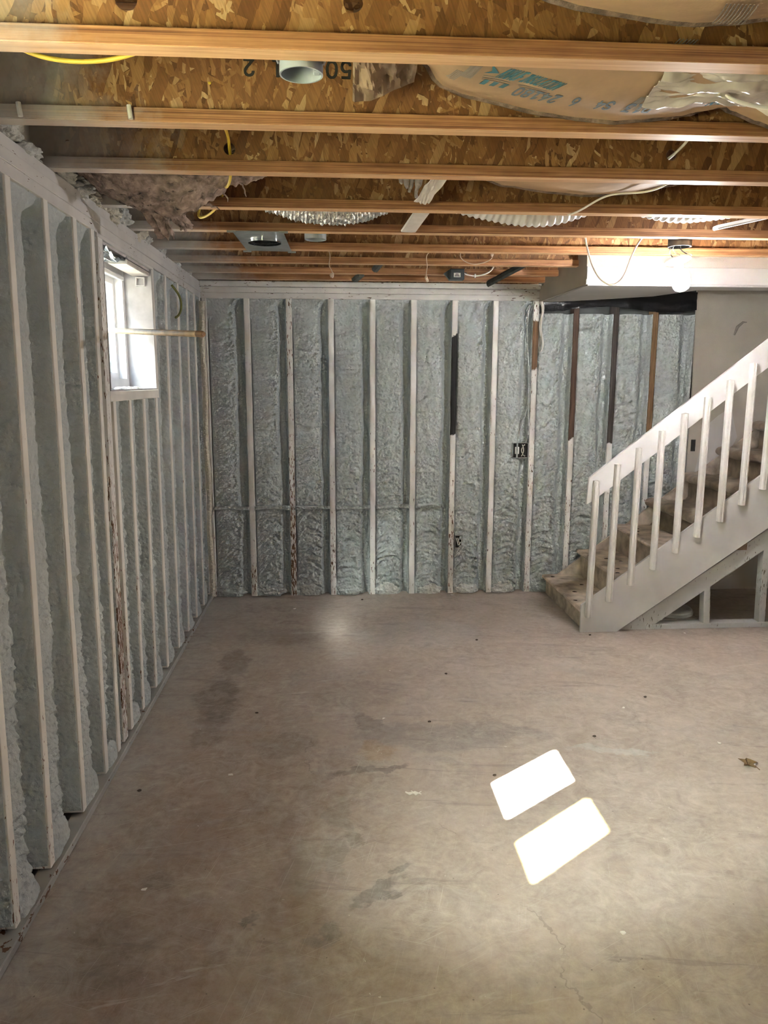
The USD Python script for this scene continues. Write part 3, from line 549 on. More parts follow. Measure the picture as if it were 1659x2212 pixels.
topz = 2.30; botz = 2.165 + .02 * np.sin(px * 7) + .012 * fbm(np.stack([px * 20, px * 0, px * 0], -1), 2, 6)
PY = D - .012 - .018 * fbm(np.stack([PX * 9, PZ * 3, PX * 0], -1), 3, 12)
solo('plastic_sheet', slab(np.stack([PX, PY, botz[:, None] + (topz - botz[:, None]) * PZ], -1), (0, .0015, 0)), m_plastic, 'black plastic sheet along the top of the wall behind the stairs', 'plastic sheet', smooth=30)

st = thing('staircase', 'staircase with white railing, bare wooden lower treads and brown carpet above', 'stairs', (1.62, 4.66, 0))
NX, NZ, RUN, RISE = 1.62, .145, .268, .198
YB = D - .015
def wavy(m_, a, s):
    v = m_.vertices; m_.vertices = v + a * (np.stack([fbm(v * s + k * 5, 2, 3 + k) for k in range(3)], -1) - .5); return m_
for k in range(9):
    x, z = NX + RUN * k, NZ + RISE * k
    if k < 3:
        t = [(x + .02, z - .03), (x + .006, z - .027), (x, z - .016), (x + .005, z - .004), (x + .016, z), (x + RUN + .03, z), (x + RUN + .03, z - .03)]
        part(st, 'tread', prism(t, 1, 4.68, YB), m_tread)
        part(st, 'riser', box(x + .03, x + .048, 4.68, YB - .02, max(z - RISE, 0), z - .03), m_riser)
        for q in range(7): part(st, 'carpet_scrap', lump((x + .03 + .2 * rng.random(), 4.75 + .8 * rng.random(), z + .001), (.016, .012, .003), 500 + 9 * k + q, 1, .6), m_chip_dark)
    else:
        prof = [(x + .035, z - RISE), (x + .028, z - .06), (x + .004, z - .045), (x - .004, z - .022), (x + .006, z - .003), (x + .03, z + .006), (x + .14, z + .004), (x + RUN + .04, z), (x + RUN + .04, z - RISE)]
        ys = np.linspace(4.68, YB, 60); P = np.stack([np.stack([np.full(60, a), ys, np.full(60, b)], -1) for a, b in spline(prof[:8], 40)], 0)
        P = P + .016 * (np.stack([fbm(P * 14 + 9 * j, 3, 20 + j) for j in range(3)], -1) - .5)
        part(st, 'carpeted_step', cat(grid(P), box(x + .05, x + RUN + .03, 4.68, YB, z - RISE, z - .03)), m_carpet, label='brown carpeted step' if k == 3 else None, smooth=50)
part(st, 'stringer', prism([(1.614, 0), (1.614, .186), (1.628, .1965), (3.62, .186 + .744 * 2.006), (3.62, .705 * 1.758), (1.862, 0)], 1, 4.66, 4.679), m_stringer, label='white painted stringer board')
part(st, 'handrail', prism([(1.612, .859), (1.625, 1.032), (1.64, 1.045), (3.62, 1.045 + .787 * 1.98), (3.62, .886 + .778 * 1.958), (1.662, .886)], 1, 4.66, 4.680), m_trim, label='broad white rail board')
def baluster(xb, zb, xt, zt):
    w = .0195; pr = [(-w, .0), (-w, -.022), (-w + .006, -.034), (-.006, -.036), (-.004, -.031), (.004, -.031), (.006, -.036), (w - .006, -.034), (w, -.022), (w, .0)]
    rows = []
    for x, z, tip in ((xb, zb, 1), (xb, zb, 0), (xt, zt, 0), (xt, zt, 1)):
        sgn = 1 if z == zb else -1
        rows.append([(x + (a * .0 if tip else a), 4.659 + (b * .0 - .01 if tip else b), z + (-.006 * sgn * (-1 if not tip else 0))) for a, b in pr])
    P = np.array(rows); P = np.concatenate([P, P[:, :1]], 1); mm = grid(P); mm.fix_normals(); return mm
BB = [(1.658, .104), (1.791, .209), (1.930, .318), (2.074, .422), (2.219, .530), (2.358, .634), (2.503, .736), (2.640, .844), (2.775, .946), (2.915, 1.052), (3.055, 1.158)]
BT = [(1.670, 1.021), (1.803, 1.126), (1.937, 1.230), (2.080, 1.338), (2.221, 1.446), (2.362, 1.549), (2.502, 1.654), (2.643, 1.759), (2.782, 1.866), (2.92, 1.972), (3.06, 2.078)]
for (a, b), (c, d) in zip(BB, BT): part(st, 'baluster', baluster(a, b, c, d), m_baluster)
part(st, 'wall_stringer', prism([(1.67, 0), (1.67, .10), (3.62, 1.56), (3.62, 1.1), (2.05, 0)], 1, 5.60, 5.618), m_riser)

sf_ = thing('stair_framing', 'grey painted stud framing under the stair stringer', 'framing', (2.0, 4.7, 0))
part(sf_, 'rake_plate', prism([(1.895, .0), (2.085, .0), (3.62, 1.075), (3.62, 1.205)], 1, 4.695, 4.77), m_grey_frame)
part(sf_, 'sole_plate', box(2.07, 3.62, 4.69, 4.775, 0, .036, .003), m_grey_frame)
for x, t in ((2.48, .30), (2.868, .57), (3.26, .85)): part(sf_, 'stud', stud((x + .012, 4.695, .036), (x, 4.695, t), .044, .06, (1, 0, 0), (0, -1, 0), 90), m_grey_frame, smooth=35)
lid = thing('plastic_lid', 'round white plastic lid lying under the stairs behind the sole plate', 'tray', (2.36, 4.945, .03))  # a plastic lid lying flat
part(lid, 'top', lathe([(0, .052), (.10, .050), (.128, .046), (.136, .038), (.136, .012), (.130, .004), (0, .002)], (2.365, 4.945, .0275), 40), m_lid, smooth=40)
part(lid, 'rim', lathe([(.136, .010), (.141, .010), (.141, .026), (.136, .026)], (2.365, 4.945, .0275), 40), m_lid)
solo('floor_offcut', box(2.23, 2.50, 4.83, 5.06, .0, .027, .003), m_board, 'pale board offcut that the round white lid rests on', 'board')

# ------------------------------------------------------------------ boxes and cables on the back wall
def gang_box(name, label, x0, x1, z0, z1, twin):
    y0, y1 = D - .008, D + .05; t = .004
    G = thing(name, label, 'electrical box', (x0, y0, z0))
    part(G, 'box_body', cat(box(x0, x0 + t, y0, y1, z0, z1), box(x1 - t, x1, y0, y1, z0, z1), box(x0, x1, y0, y1, z0, z0 + t), box(x0, x1, y0, y1, z1 - t, z1)), m_steel)
    part(G, 'back_plate', box(x0, x1, y0 + .012, y0 + .014, z0, z1), m_dark)
    if twin:
        xm = x0 + .035; zc = (z0 + z1) / 2
        o = part(G, 'switch_body', box(xm - .016, xm + .016, y0 + .003, y0 + .012, zc - .028, zc + .028, .003), m_porcelain)
        part(o, 'yoke', box(xm - .006, xm + .006, y0, y0 + .006, z0 - .003, z1 + .003), m_galv)
        for k in range(4): part(G, 'wire', tube([(xm + .04 + .01 * k, y0 + .010, zc + .045), (xm + .05 - .008 * k, y0 + .003, zc), (xm + .035 + .014 * k, y0 + .008, zc - .045)], .0028, 6, 12), m_cable if k % 2 == 0 else m_wire_blk)
    else:
        for k in range(2): part(G, 'wire', tube([(x0 + .012 + .012 * k, y0 + .007, z1 - .02), (x1 - .026 + .012 * k, y0 + .009, z0 + .02)], .003, 6), m_cable)
gang_box('electrical_box', 'double switch box with bare wires, beside the stud left of the stairs', 1.358, 1.478, 1.062, 1.178, True)
gang_box('electrical_box', 'small single outlet box low on the back wall, beside the stud with the black run', .925, .980, .362, .462, False)
for k, (x, x2) in enumerate(((1.455, 1.462), (1.475, 1.482))):
    solo('wall_cable', tube([(x2, D + .03, 2.2), (x2, D + .025, 1.8), (x, D + .022, 1.4), (x - (.05 if k == 0 else 0), D + .02, 1.22), (x - (.05 if k == 0 else .01), D + .03, 1.18)], .006, 8, 30), m_foam, 'foam-covered cable running down to the double switch box, ' + ('left one of the pair' if k == 0 else 'right one, nearer the stud'), 'cable', smooth=True)

# ------------------------------------------------------------------ lamp
def bulb_lamp(label, c, mat, box_c):
    cx, cy, cz = c; LP = thing('bare_bulb_lamp', label, 'lamp', (cx, cy, cz))
    ax = np.array([-.12, .22, 1.0]); ax /= np.linalg.norm(ax)
    part(LP, 'bulb', aim(lathe([(0, -.062), (.018, -.061), (.034, -.052), (.043, -.036), (.046, -.012), (.046, .018), (.040, .038), (.028, .048), (.022, .055), (0, .055)], n=28), ax, c), mat, label='glowing white bulb', smooth=40)
    hd = part(LP, 'lampholder', aim(lathe([(0, .052), (.020, .052), (.022, .075), (.03, .085), (.058, .094), (.066, .098), (.066, .106), (.055, .108), (0, .104)], n=36), ax, c), m_porcelain, label='white porcelain lampholder disc', smooth=35)
    part(hd, 'collar', aim(lathe([(.020, .050), (.0235, .050), (.0235, .074), (.020, .074), (.020, .050)], n=28), ax, c), m_porcelain, smooth=35)
    bx, by, bz = box_c
    part(LP, 'ceiling_box', lathe([(.050, .0), (.058, .0), (.058, .05), (0, .05), (0, .044), (.050, .044), (.050, .0)], box_c, 32), plain(free('/World/Looks/lamp_box').split('/')[-1], (.06, .062, .065), .5), label='dark round ceiling box', smooth=35)
    top = np.array(c) + ax * .106
    for k, (a, mt) in enumerate(((-.02, m_wire_blk), (.0, m_cable), (.02, m_wire_blk), (.03, m_cable))):
        part(LP, 'wire', tube([(bx + a * .6, by + .01, bz + .03), (bx - .02 + a * 1.5, by + .02 * (k % 2), bz - .015), (bx + a * 2.2 + .012, by + .03, bz - .03), tuple(top + np.array([a, 0, 0]))], .0026, 6, 20), mt)
bulb_lamp('bare white bulb on a porcelain lampholder hanging from a round box', (1.812, 3.95, 2.165), m_bulb, (1.772, 3.90, ZJ - .028))
bulb_lamp('unseen bare bulb out of view behind the camera, placed to light the room', (3.05, -1.45, 2.165), m_bulb2, (3.01, -1.5, ZJ - .028))

# ------------------------------------------------------------------ things in the ceiling
def round_box(label, c, r, h, scrap):
    cx, cy, z = c; B = thing('ceiling_box', label, 'ceiling box', c)
    part(B, 'shell', lathe([(r - .004, 0), (r, .0), (r, h), (0, h), (0, h - .004), (r - .004, h - .004), (r - .004, 0)], c, 36), m_pvc, smooth=35)
    part(B, 'screw_boss', box(cx + r * .55, cx + r * .85, cy - .008, cy + .012, z + .004, z + h * .8, .002), m_pvc)
    if scrap:
        for s in (-1, 1): part(B, 'bracket_arm', tube([(cx + s * r, cy - .01, z + .02), (cx + s * (r + .03), cy - .02, z + .09)], .004, 6), m_galv)
        for k in range(4): part(B, 'paint_curl', tube([(cx - .025 + .016 * k, cy + .02, z + h - .01), (cx - .02 + .015 * k, cy + .008, z + h * .55), (cx - .03 + .017 * k, cy - .01, z + h * .45)], [.006, .008, .002], 6), m_chip_white)
round_box('open grey round box behind the nearest joist, with peeling white paint inside', (-.069, 1.893, 2.333), .0505, .085, True)
round_box('small grey round box behind the fifth joist, right of the can light', (-.085, 3.905, 2.328), .054, .06, False)

cl = thing('recessed_light', 'recessed can light with a square galvanised plate between joists', 'light fixture', (-.35, 4.03, ZJ))
g = Polygon([(-.478, 3.775), (-.236, 3.778), (-.226, 4.33), (-.466, 4.32)]).difference(Point(-.345, 4.02).buffer(.083, 24))
part(cl, 'mounting_plate', prism(g, 2, ZJ - .006, ZJ - .004), m_galv)
can = lathe([(.083, 0), (.083, .15), (0, .15), (0, .148), (.081, .148), (.081, 0), (.083, 0)], (-.345, 4.02, ZJ - .006), 44)
part(cl, 'can', can, m_chrome, label='shiny cylindrical can', smooth=35)
part(cl, 'trim_ring', lathe([(.083, -.012), (.0855, -.012), (.0855, .012), (.083, .012), (.083, -.012)], (-.345, 4.02, ZJ - .006), 44), m_chrome, smooth=35)
part(cl, 'socket', lathe([(0, .06), (.022, .06), (.024, .14), (0, .14)], (-.345, 4.02, ZJ - .006), 16), m_box_black)
for (x, y) in ((-.48, 3.776), (-.235, 3.779), (-.225, 4.335), (-.467, 4.325)): part(cl, 'hanger_tab', box(x - .022, x + .022, y - .004, y + .006, ZJ - .012, ZJ - .003, .001), m_galv)

# paper-faced insulation batts
FX = [.2, .271, .298, .37, .476, .57, .692, .814, .977, 1.044, 1.122, 1.183, 1.268, 1.5, 3.0]; FZ = [2.56, 2.503, 2.458, 2.43, 2.412, 2.392, 2.377, 2.371, 2.387, 2.40, 2.427, 2.395, 2.365, 2.36, 2.37]
def zs(x, y):
    t = (y - 1.87) / .39; zf = np.interp(x, FX, FZ); zn = 2.378 + .25 * np.maximum(0, .33 - x)
    return zn + (zf - zn) * t - .022 * np.sin(np.pi * t)
def batt(name, label, xs, ys, zfun, crumple, seed):
    X, Y = np.meshgrid(xs, ys, indexing='ij'); Z = zfun(X, Y)
    wr_ = crumple(X) * (fbm(np.stack([X * 16, Y * 14, X * 0], -1), 3, seed) - .5)
    B = thing(name, label, 'insulation batt', (xs[0], ys.mean(), Z.min()))
    P = np.stack([X, Y, Z + wr_], -1)
    face = part(B, 'paper_facing', slab(P[::-1], (0, 0, .0015)), m_kraft, smooth=40)
    ed = np.stack([xs, np.full(len(xs), ys[-1] - .004), (Z + wr_)[:, -1] + .004], -1)
    part(B, 'stapling_flange', tube(ed, .0095 + .005 * fbm(np.stack([xs * 12, xs * 0, xs * 0], -1), 2, seed), 8), m_wool_dark, label='dark curled edge of the facing', smooth=True)
    Q = P[:, 2:-1] + [0, 0, .006]; part(B, 'glass_wool', slab(Q, np.stack([0 * X, 0 * X, np.maximum(.04, np.minimum(.14, ZT - .03 - Z))], -1)[:, 2:-1]), m_glass_wool, label='brown glass wool fill')
    return face
xs1 = np.linspace(.235, 3.0, 150); ys1 = np.linspace(1.86, 2.262, 26)
b1 = batt('insulation_batt', 'printed kraft-faced insulation batt between the first and second joists', xs1, ys1, zs, lambda X: .004 + .030 * np.clip((X - .85) / .2, 0, 1), 31)
def on_batt(mm, x, y, ang, flip, sy=1.0, rise=0.0012):
    """Lay a flat 2-D print on the batt's underside: read from below, its top towards the viewer (or away when flipped)."""
    v = mm.vertices; a, b = (v[:, 0], v[:, 1] * sy) if not flip else (-v[:, 0], -v[:, 1] * sy)
    ca, sa = math.cos(ang), math.sin(ang); X = x + a * ca + b * sa; Y = y + a * sa - b * ca
    Z = zs(X, Y) + (.004 + .03 * np.clip((X - .85) / .2, 0, 1)) * (fbm(np.stack([X * 16, Y * 14, X * 0], -1), 3, 31) - .5) - rise - v[:, 2]
    return trimesh.Trimesh(np.stack([X, Y, Z], -1), mm.faces if flip is None else mm.faces, process=False)
def rect(w, h): return trimesh.creation.box(bounds=[[0, 0, 0], [w, h, .0004]]).subdivide().subdivide()
def textw(t, w, h, shear=.0):
    mm = flat_text(t, h); v = mm.vertices; v[:, 0] *= w / v[:, 0].max(); v[:, 0] += shear * v[:, 1]; return mm
part(b1, 'brand_lettering', on_batt(textw('KNAUF', .056, .052, .25), .402, 1.972, .30, False), m_ink, label='teal printed maker name')
part(b1, 'brand_lettering', on_batt(textw('INSULATION', .100, .046, .25), .464, 1.990, .30, False), m_ink, label='teal printed word')
part(b1, 'arrow_logo', on_batt(trimesh.creation.extrude_polygon(Polygon([(0, .0), (.034, .012), (-.005, .05), (.012, .016)]), .0004, engine='earcut'), .372, 1.955, .3, False), m_ink, label='teal arrow mark')
for k in range(3): part(b1, 'printed_square', on_batt(rect(.0135, .036), .373 + .0262 * k, 2.030 + .008 * k, .25, False), m_ink, label='dark teal square')
for t, x, y, w in (('24180', .600, 2.085, .125), ('6', .652, 2.087, .022), ('S4', .745, 2.093, .048), ('R13', .862, 2.105, .082)): part(b1, 'printed_code', on_batt(textw(t, w, .066), x, y - .034, .03 if t != '24180' else .16, True), m_ink_blue, label='blue-grey printed code')
for x, y, w, k in ((.292, 2.085, .022, 5), (.318, 2.035, .030, 7), (.778, 2.14, .020, 5), (.804, 2.14, .034, 7), (.765, 1.90, .05, 6)):
    for j in range(k): part(b1, 'fine_print', on_batt(rect(.0024, .085), x + j * w / k, y - .03, .18, False), m_ink_grey)
for x, y, w in ((.372, 1.972, .06), (.372, 1.985, .075), (.372, 1.998, .065), (.47, 2.015, .08), (.475, 2.028, .085), (.48, 2.041, .08)): part(b1, 'fine_print', on_batt(rect(w, .0035), x, y, .22, False), m_ink_grey)
part(b1, 'printed_code', on_batt(textw('12', .03, .03), 1.0, 1.99, .1, True), m_ink_blue)
part(b1, 'arrow_logo', on_batt(trimesh.creation.extrude_polygon(Polygon([(0, 0), (.07, .02), (.03, .075), (.03, .035)]), .0004, engine='earcut'), 1.12, 2.10, .3, False), m_ink, label='teal arrow mark')
part(b1, 'brand_lettering', on_batt(textw('KNAUF', .10, .03, .35), .99, 2.09, .1, False), m_ink)
fxs = np.linspace(.80, 1.45, 90); fys = np.linspace(1.88, 2.09, 40); FXg, FYg = np.meshgrid(fxs, fys, indexing='ij')
FZg = zs(FXg, FYg) - .004 + .050 * (fbm(np.stack([FXg * 8 + FYg * 9, FYg * 30 - FXg * 5, FXg * 0], -1), 3, 77) - .6) + .016 * np.abs(fbm(np.stack([FXg * 26 + FYg * 30, FYg * 40, FXg * 0], -1), 2, 78) - .5); ok = .03 * np.sin(fxs * 17) 
FYg = 1.88 + (FYg - 1.88) * (1 - .35 * (1 - np.clip((FXg - .80) / .25, 0, 1))) + ok[:, None] * (FYg - 1.88) / .22
part(b1.GetParent(), 'torn_film', slab(np.stack([FXg, FYg, FZg], -1)[::-1], (0, 0, .001)), m_film, label='crinkled pale film over the paper', smooth=50)
z0_ = lambda X, Y: np.interp(X, [.44, .532, .635, .718, .79, .894, .955, 1.1, 1.4, 2.2], [2.452, 2.432, 2.417, 2.408, 2.405, 2.412, 2.422, 2.41, 2.40, 2.41]) - .03 * np.sin(np.pi * (Y - 1.40) / .35)
b0 = batt('insulation_batt', 'kraft-faced insulation batt at the top right of the picture, before the nearest joist', np.linspace(.43, 2.2, 90), np.linspace(1.40, 1.742, 24), z0_, lambda X: .008 + 0 * X, 44)
for k in range(9): part(b0, 'fine_print', trimesh.Trimesh(*(lambda mm: (np.stack([.78 + .008 * k + mm.vertices[:, 0] + .25 * (1.60 - 1.60 + mm.vertices[:, 1]), 1.58 + mm.vertices[:, 1], z0_(.80 + mm.vertices[:, 0], 1.58 + mm.vertices[:, 1]) - .006 - mm.vertices[:, 2]], -1), mm.faces))(rect(.003, .12)), process=False), m_ink_grey)
z3_ = lambda X, Y: np.interp(X, [.6, .693, .876, 1.051, 1.207, 1.362, 1.5], [2.47, 2.437, 2.415, 2.404, 2.412, 2.44, 2.47]) - .02 * np.sin(np.pi * np.clip((Y - 2.86) / .39, 0, 1))
batt('insulation_batt', 'kraft-faced insulation batt just showing behind the third joist', np.linspace(.6, 1.5, 50), np.linspace(2.86, 3.23, 16), z3_, lambda X: .006 + 0 * X, 51)
# crumpled torn paper hanging left of the printed batt
u, v = np.meshgrid(np.linspace(0, 1, 34), np.linspace(0, 1, 26), indexing='ij')
bz = np.interp(u, [0, .03, .3, .65, 1], [2.392, 2.388, 2.395, 2.425, 2.45]); crease = fbm(np.stack([u * 6, v * 5, u * 0], -1), 4, 9) - .5
PP = np.stack([.058 + .172 * u - .004 * v, 2.215 + .02 * u - .30 * v + .05 * crease, bz + .10 * v ** 1.1 + .075 * crease * np.sin(np.pi * np.clip(v + .1, 0, 1))], -1)
tp = solo('torn_paper', slab(PP[::-1], (0, .0015, .001)), m_kraft_dark, 'crumpled torn brown paper hanging left of the printed insulation batt', 'paper', smooth=25)

# drooping glass wool
gw = thing('fallen_insulation', 'drooping brown glass wool falling out of the joist bay by the left wall', 'insulation', (-.6, 3.05, 2.3))
prof = np.array([(-1.0, 2.44), (-.929, 2.401), (-.864, 2.345), (-.78, 2.30), (-.70, 2.272), (-.64, 2.268), (-.569, 2.270), (-.515, 2.300), (-.424, 2.362), (-.36, 2.392), (-.281, 2.41), (-.22, 2.43)])
gxs = np.linspace(-.945, -.22, 150); t = np.linspace(0, 1, 70); GX, T = np.meshgrid(gxs, t, indexing='ij')
zb = np.interp(GX, prof[:, 0], prof[:, 1]); zfront = np.interp(GX, [-1, -.7, -.4, -.22], [2.42, 2.43, 2.40, 2.42])
GY = 2.80 + .30 * np.sin(T * np.pi / 2) ** 1.1 - .28 * np.maximum(T - .72, 0) ; GZ = zfront + (zb - zfront) * np.sin(np.clip(T / .72, 0, 1) * np.pi / 2) ** 1.4 + .30 * np.maximum(T - .72, 0)
sheet = np.stack([GX, GY + .25 * np.maximum(T - .72, 0) * 2, GZ], -1)
sw = fbm(np.stack([GX * 10 + 14 * T, T * 18 - GX * 6, GX * 0], -1), 4, 15) - .5; sw2 = fbm(np.stack([GX * 60, T * 40 + GX * 30, GX * 0], -1), 3, 16) - .5
sheet[..., 1] += .07 * sw; sheet[..., 2] += -.06 * sw + .022 * sw2
part(gw, 'wool_sheet', slab(sheet, (0, .035, .05)), m_glass_wool, smooth=True)
def tuft(p0, p1, r, seed, mat=m_glass_wool):
    t_ = np.linspace(0, 1, 16); c = np.asarray(p0) + (np.asarray(p1) - np.asarray(p0)) * t_[:, None]; c = c + .02 * (np.stack([fbm(np.stack([t_ * 4, t_ * 0 + k, t_ * 0 + seed], -1), 2, seed + k) for k in range(3)], -1) - .5)
    return tube(c, r * (1 - .75 * t_) * (.6 + .8 * fbm(np.stack([t_ * 7, t_ * 0, t_ * 0 + seed], -1), 2, seed)), 9)
def strip(x, w, z0, z1, y, seed):
    U, V = np.meshgrid(np.linspace(0, 1, 22), np.linspace(0, 1, 26), indexing='ij'); rg = fbm(np.stack([U * 7, V * 0, U * 0 + seed], -1), 3, seed)
    q = fbm(np.stack([U * 5, V * 6, U * 0 + seed], -1), 3, seed + 1) - .5
    return slab(np.stack([x + w * (U - .5) * (1 - .35 * V) + .03 * V + .02 * q, y + .05 * q + .22 * V, z0 + (z1 - z0) * V * (.7 + .6 * (rg - .25))], -1), (0, .012, .004))
part(gw, 'wool_strip', strip(-.72, .09, 2.32, 2.215, 3.12, 3), m_glass_wool, smooth=True)
part(gw, 'wool_strip', strip(-.64, .07, 2.31, 2.25, 3.14, 5), m_glass_wool, smooth=True)
for k, (a, b) in enumerate([((-.36, 3.1, 2.41), (-.335, 3.14, 2.35)), ((-.42, 3.1, 2.39), (-.41, 3.13, 2.33)), ((-.26, 2.86, 2.375), (-.12, 2.87, 2.37)), ((-.5, 3.12, 2.32), (-.44, 3.15, 2.30)), ((-.85, 2.95, 2.37), (-.84, 2.97, 2.33))]): part(gw, 'wool_tuft', tuft(a, b, .006, 20 + k), m_glass_wool, smooth=True)
gw2 = solo('insulation_tuft', cat(*[tuft((.25 + .03 * k, 3.05, 2.46), (.27 + .02 * k, 3.1 + .02 * k, 2.40 - .012 * k), .022, 40 + k) for k in range(4)]), plain('grey_wool', (.25, .22, .20), .95, bump=.01, bscale=60), 'grey tuft of glass wool beside the pale flap behind the third joist', 'insulation', smooth=True)
solo('hanging_flap', slab(np.stack(np.meshgrid(np.linspace(0, 1, 10), np.linspace(0, 1, 14), indexing='ij'), -1) @ np.array([[.062, .0, .0], [-.090, .42, -.095]]) + np.array([.425, 2.815, 2.452]) + np.array([0, 0, .012]) * (np.random.default_rng(5).random((10, 14, 1)) - .5), (0, 0, .004)), m_board, 'pale torn flap hanging diagonally behind the third joist', 'board scrap', smooth=40)
def plank(p0, p1, w, t, mat, name, label, cate, end=.012):
    p0, p1 = np.asarray(p0, float), np.asarray(p1, float); d = p1 - p0; ln = np.linalg.norm(d); d /= ln
    s = np.cross([0, 0, 1], d); s /= np.linalg.norm(s); up = np.cross(d, s)
    mm = box(0, ln, -w / 2, w / 2, -t / 2, t / 2, min(end, t * .3)); v = mm.vertices
    mm.vertices = p0 + v[:, :1] * d + v[:, 1:2] * s + v[:, 2:] * up
    return solo(name, mm, mat, label, cate)
plank((.365, 3.79, 2.352), (.44, 3.37, 2.43), .075, .012, m_board, 'ceiling_board', 'short pale board end hanging behind the fourth joist', 'board')
plank((1.85, 3.70, 2.372), (2.55, 3.74, 2.53), .05, .02, m_trim, 'ceiling_board', 'long white board slanting up to the right behind the fourth joist', 'board')

# flexible ducts
def duct(name, label, pts, r, mat, pitch, depth, seed, crumple=0.):
    p = spline(pts, 10); ln = np.linalg.norm(np.diff(p, axis=0), axis=1).sum(); n = int(ln / pitch * 8); p = spline(pts, n)
    t = np.gradient(p, axis=0); t /= np.linalg.norm(t, axis=1, keepdims=True); A = np.linspace(0, 2 * np.pi, 56, endpoint=False)
    s = np.r_[0, np.cumsum(np.linalg.norm(np.diff(p, axis=0), axis=1))]; u = np.array([0, 1., 0]); rows = []
    for k in range(n):
        uu = u - t[k] * (u @ t[k]); uu /= np.linalg.norm(uu); w = np.cross(t[k], uu)
        rr = r + depth * np.sin(2 * np.pi * s[k] / pitch) + crumple * (fbm(np.stack([np.cos(A) * 4 + s[k] * 30, np.sin(A) * 4, A * 0 + s[k] * 55], -1), 3, seed) - .5)
        rows.append(p[k] + rr[:, None] * (np.cos(A)[:, None] * uu + np.sin(A)[:, None] * w) if np.ndim(rr) else p[k] + rr * (np.cos(A)[:, None] * uu + np.sin(A)[:, None] * w))
    P = np.array(rows); P = np.concatenate([P, P[:, :1]], 1); mm = grid(P[:, ::-1]); solo(name, mm, mat, label, 'duct', smooth=60)
y_, r_ = 3.6, .075
duct('flexible_duct', 'shiny crumpled aluminium flexible duct sagging behind the fourth joist', [(-.75, y_, 2.55), (-.293, y_, 2.396 + r_), (-.164, y_, 2.361 + r_), (-.02, y_, 2.343 + r_), (.109, y_, 2.353 + r_), (.243, y_, 2.399 + r_), (.40, y_, 2.51)], r_, m_foil, .016, .003, 3, .026)
duct('flexible_duct', 'white ribbed flexible duct sagging twice behind the fourth joist', [(.53, y_ + .02, 2.382 + r_ + .04), (.6, y_, 2.397 + r_), (.73, y_, 2.370 + r_), (.883, y_, 2.349 + r_), (.992, y_, 2.350 + r_), (1.17, y_, 2.398 + r_), (1.31, y_, 2.425 + r_), (1.45, y_, 2.402 + r_), (1.61, y_, 2.376 + r_), (1.744, y_, 2.384 + r_), (1.9, y_, 2.405 + r_), (2.3, y_, 2.45 + r_), (2.9, y_, 2.46 + r_)], r_, m_vinyl_duct, .030, .004, 5)

# cables, twine, small boxes
def cable(name, label, pts, r, mat, cate='cable', n=60): return solo(name, tube(pts, r, 8, n), mat, label, cate, smooth=True)
cable('cable', 'yellow cable looping down behind the nearest joist at the top left', [(-.78, 1.93, 2.46), (-.70, 1.94, 2.384), (-.62, 1.95, 2.371), (-.54, 1.95, 2.373), (-.46, 1.94, 2.387), (-.36, 1.92, 2.44)], .0055, m_yellow)
cable('cable', 'yellow cable passing through the hole in the third joist beside the glass wool', [(-.34, 2.30, 2.46), (-.345, 2.55, 2.43), (-.352, 2.79, 2.424), (-.362, 2.87, 2.36), (-.385, 2.96, 2.345), (-.43, 3.2, 2.40), (-.50, 3.42, 2.362), (-.56, 3.50, 2.345), (-.6, 3.62, 2.40)], .0055, m_yellow)
cable('cable', 'white cable drooping below the printed insulation at the right edge', [(.90, 1.93, 2.44), (.956, 1.98, 2.400), (1.006, 2.0, 2.355), (1.057, 2.0, 2.335), (1.118, 2.0, 2.327), (1.25, 2.0, 2.34), (1.45, 1.96, 2.43)], .0048, m_cable)
cable('cable', 'white cable loop hanging down in front of the bulkhead, left of the lamp', [(1.27, 3.86, 2.43), (1.296, 3.95, 2.358), (1.318, 3.95, 2.28), (1.352, 3.95, 2.205), (1.40, 3.95, 2.150), (1.447, 3.95, 2.134), (1.490, 3.95, 2.155), (1.525, 3.95, 2.225), (1.552, 3.95, 2.30), (1.585, 3.95, 2.358), (1.66, 3.88, 2.42)], .0048, m_cable, n=80)
cable('cable', 'thin white cable sagging behind the third joist at right', [(1.0, 3.30, 2.335), (1.069, 3.24, 2.362), (1.12, 3.18, 2.385), (1.19, 3.1, 2.38), (1.25, 3.05, 2.378), (1.31, 3.0, 2.40), (1.38, 2.95, 2.46)], .0042, m_cable)
cable('cable', 'short white cable poking out of the right hole in the third joist', [(1.20, 2.60, 2.47), (1.222, 2.70, 2.45), (1.215, 2.79, 2.432), (1.21, 2.90, 2.43)], .005, m_cable)
for pts, lb in (([(-.225, 4.335, 2.345), (-.15, 4.36, 2.357), (-.08, 4.36, 2.352), (-.025, 4.362, 2.352), (-.018, 4.365, 2.30), (-.02, 4.365, 2.27), (-.008, 4.365, 2.25), (-.004, 4.365, 2.228), (-.02, 4.365, 2.222)], 'jute twine hanging from the sixth joist, right of the can light'),
                ([(.60, 4.36, 2.36), (.545, 4.362, 2.353), (.53, 4.365, 2.34), (.53, 4.366, 2.28), (.525, 4.366, 2.235), (.53, 4.366, 2.20)], 'knotted jute twine hanging at mid ceiling, left of the black box'),
                ([(.74, 4.37, 2.37), (.72, 4.372, 2.33), (.76, 4.375, 2.30), (.85, 4.375, 2.30), (.90, 4.372, 2.33), (.89, 4.37, 2.36)], 'jute twine loop left of the white cable loop')):
    p = spline(pts, 70); extra = [lump(p[-4] + rng.normal(0, .004, 3), (.007, .006, .012), 800 + k, 2, .5) for k in range(3)]
    solo('twine', cat(tube(p, .0022, 6), *extra), m_twine, lb, 'string', smooth=True)
bb = thing('junction_box', 'black box with a white label under the eighth joist', 'electrical box', (.80, 5.12, 2.30))
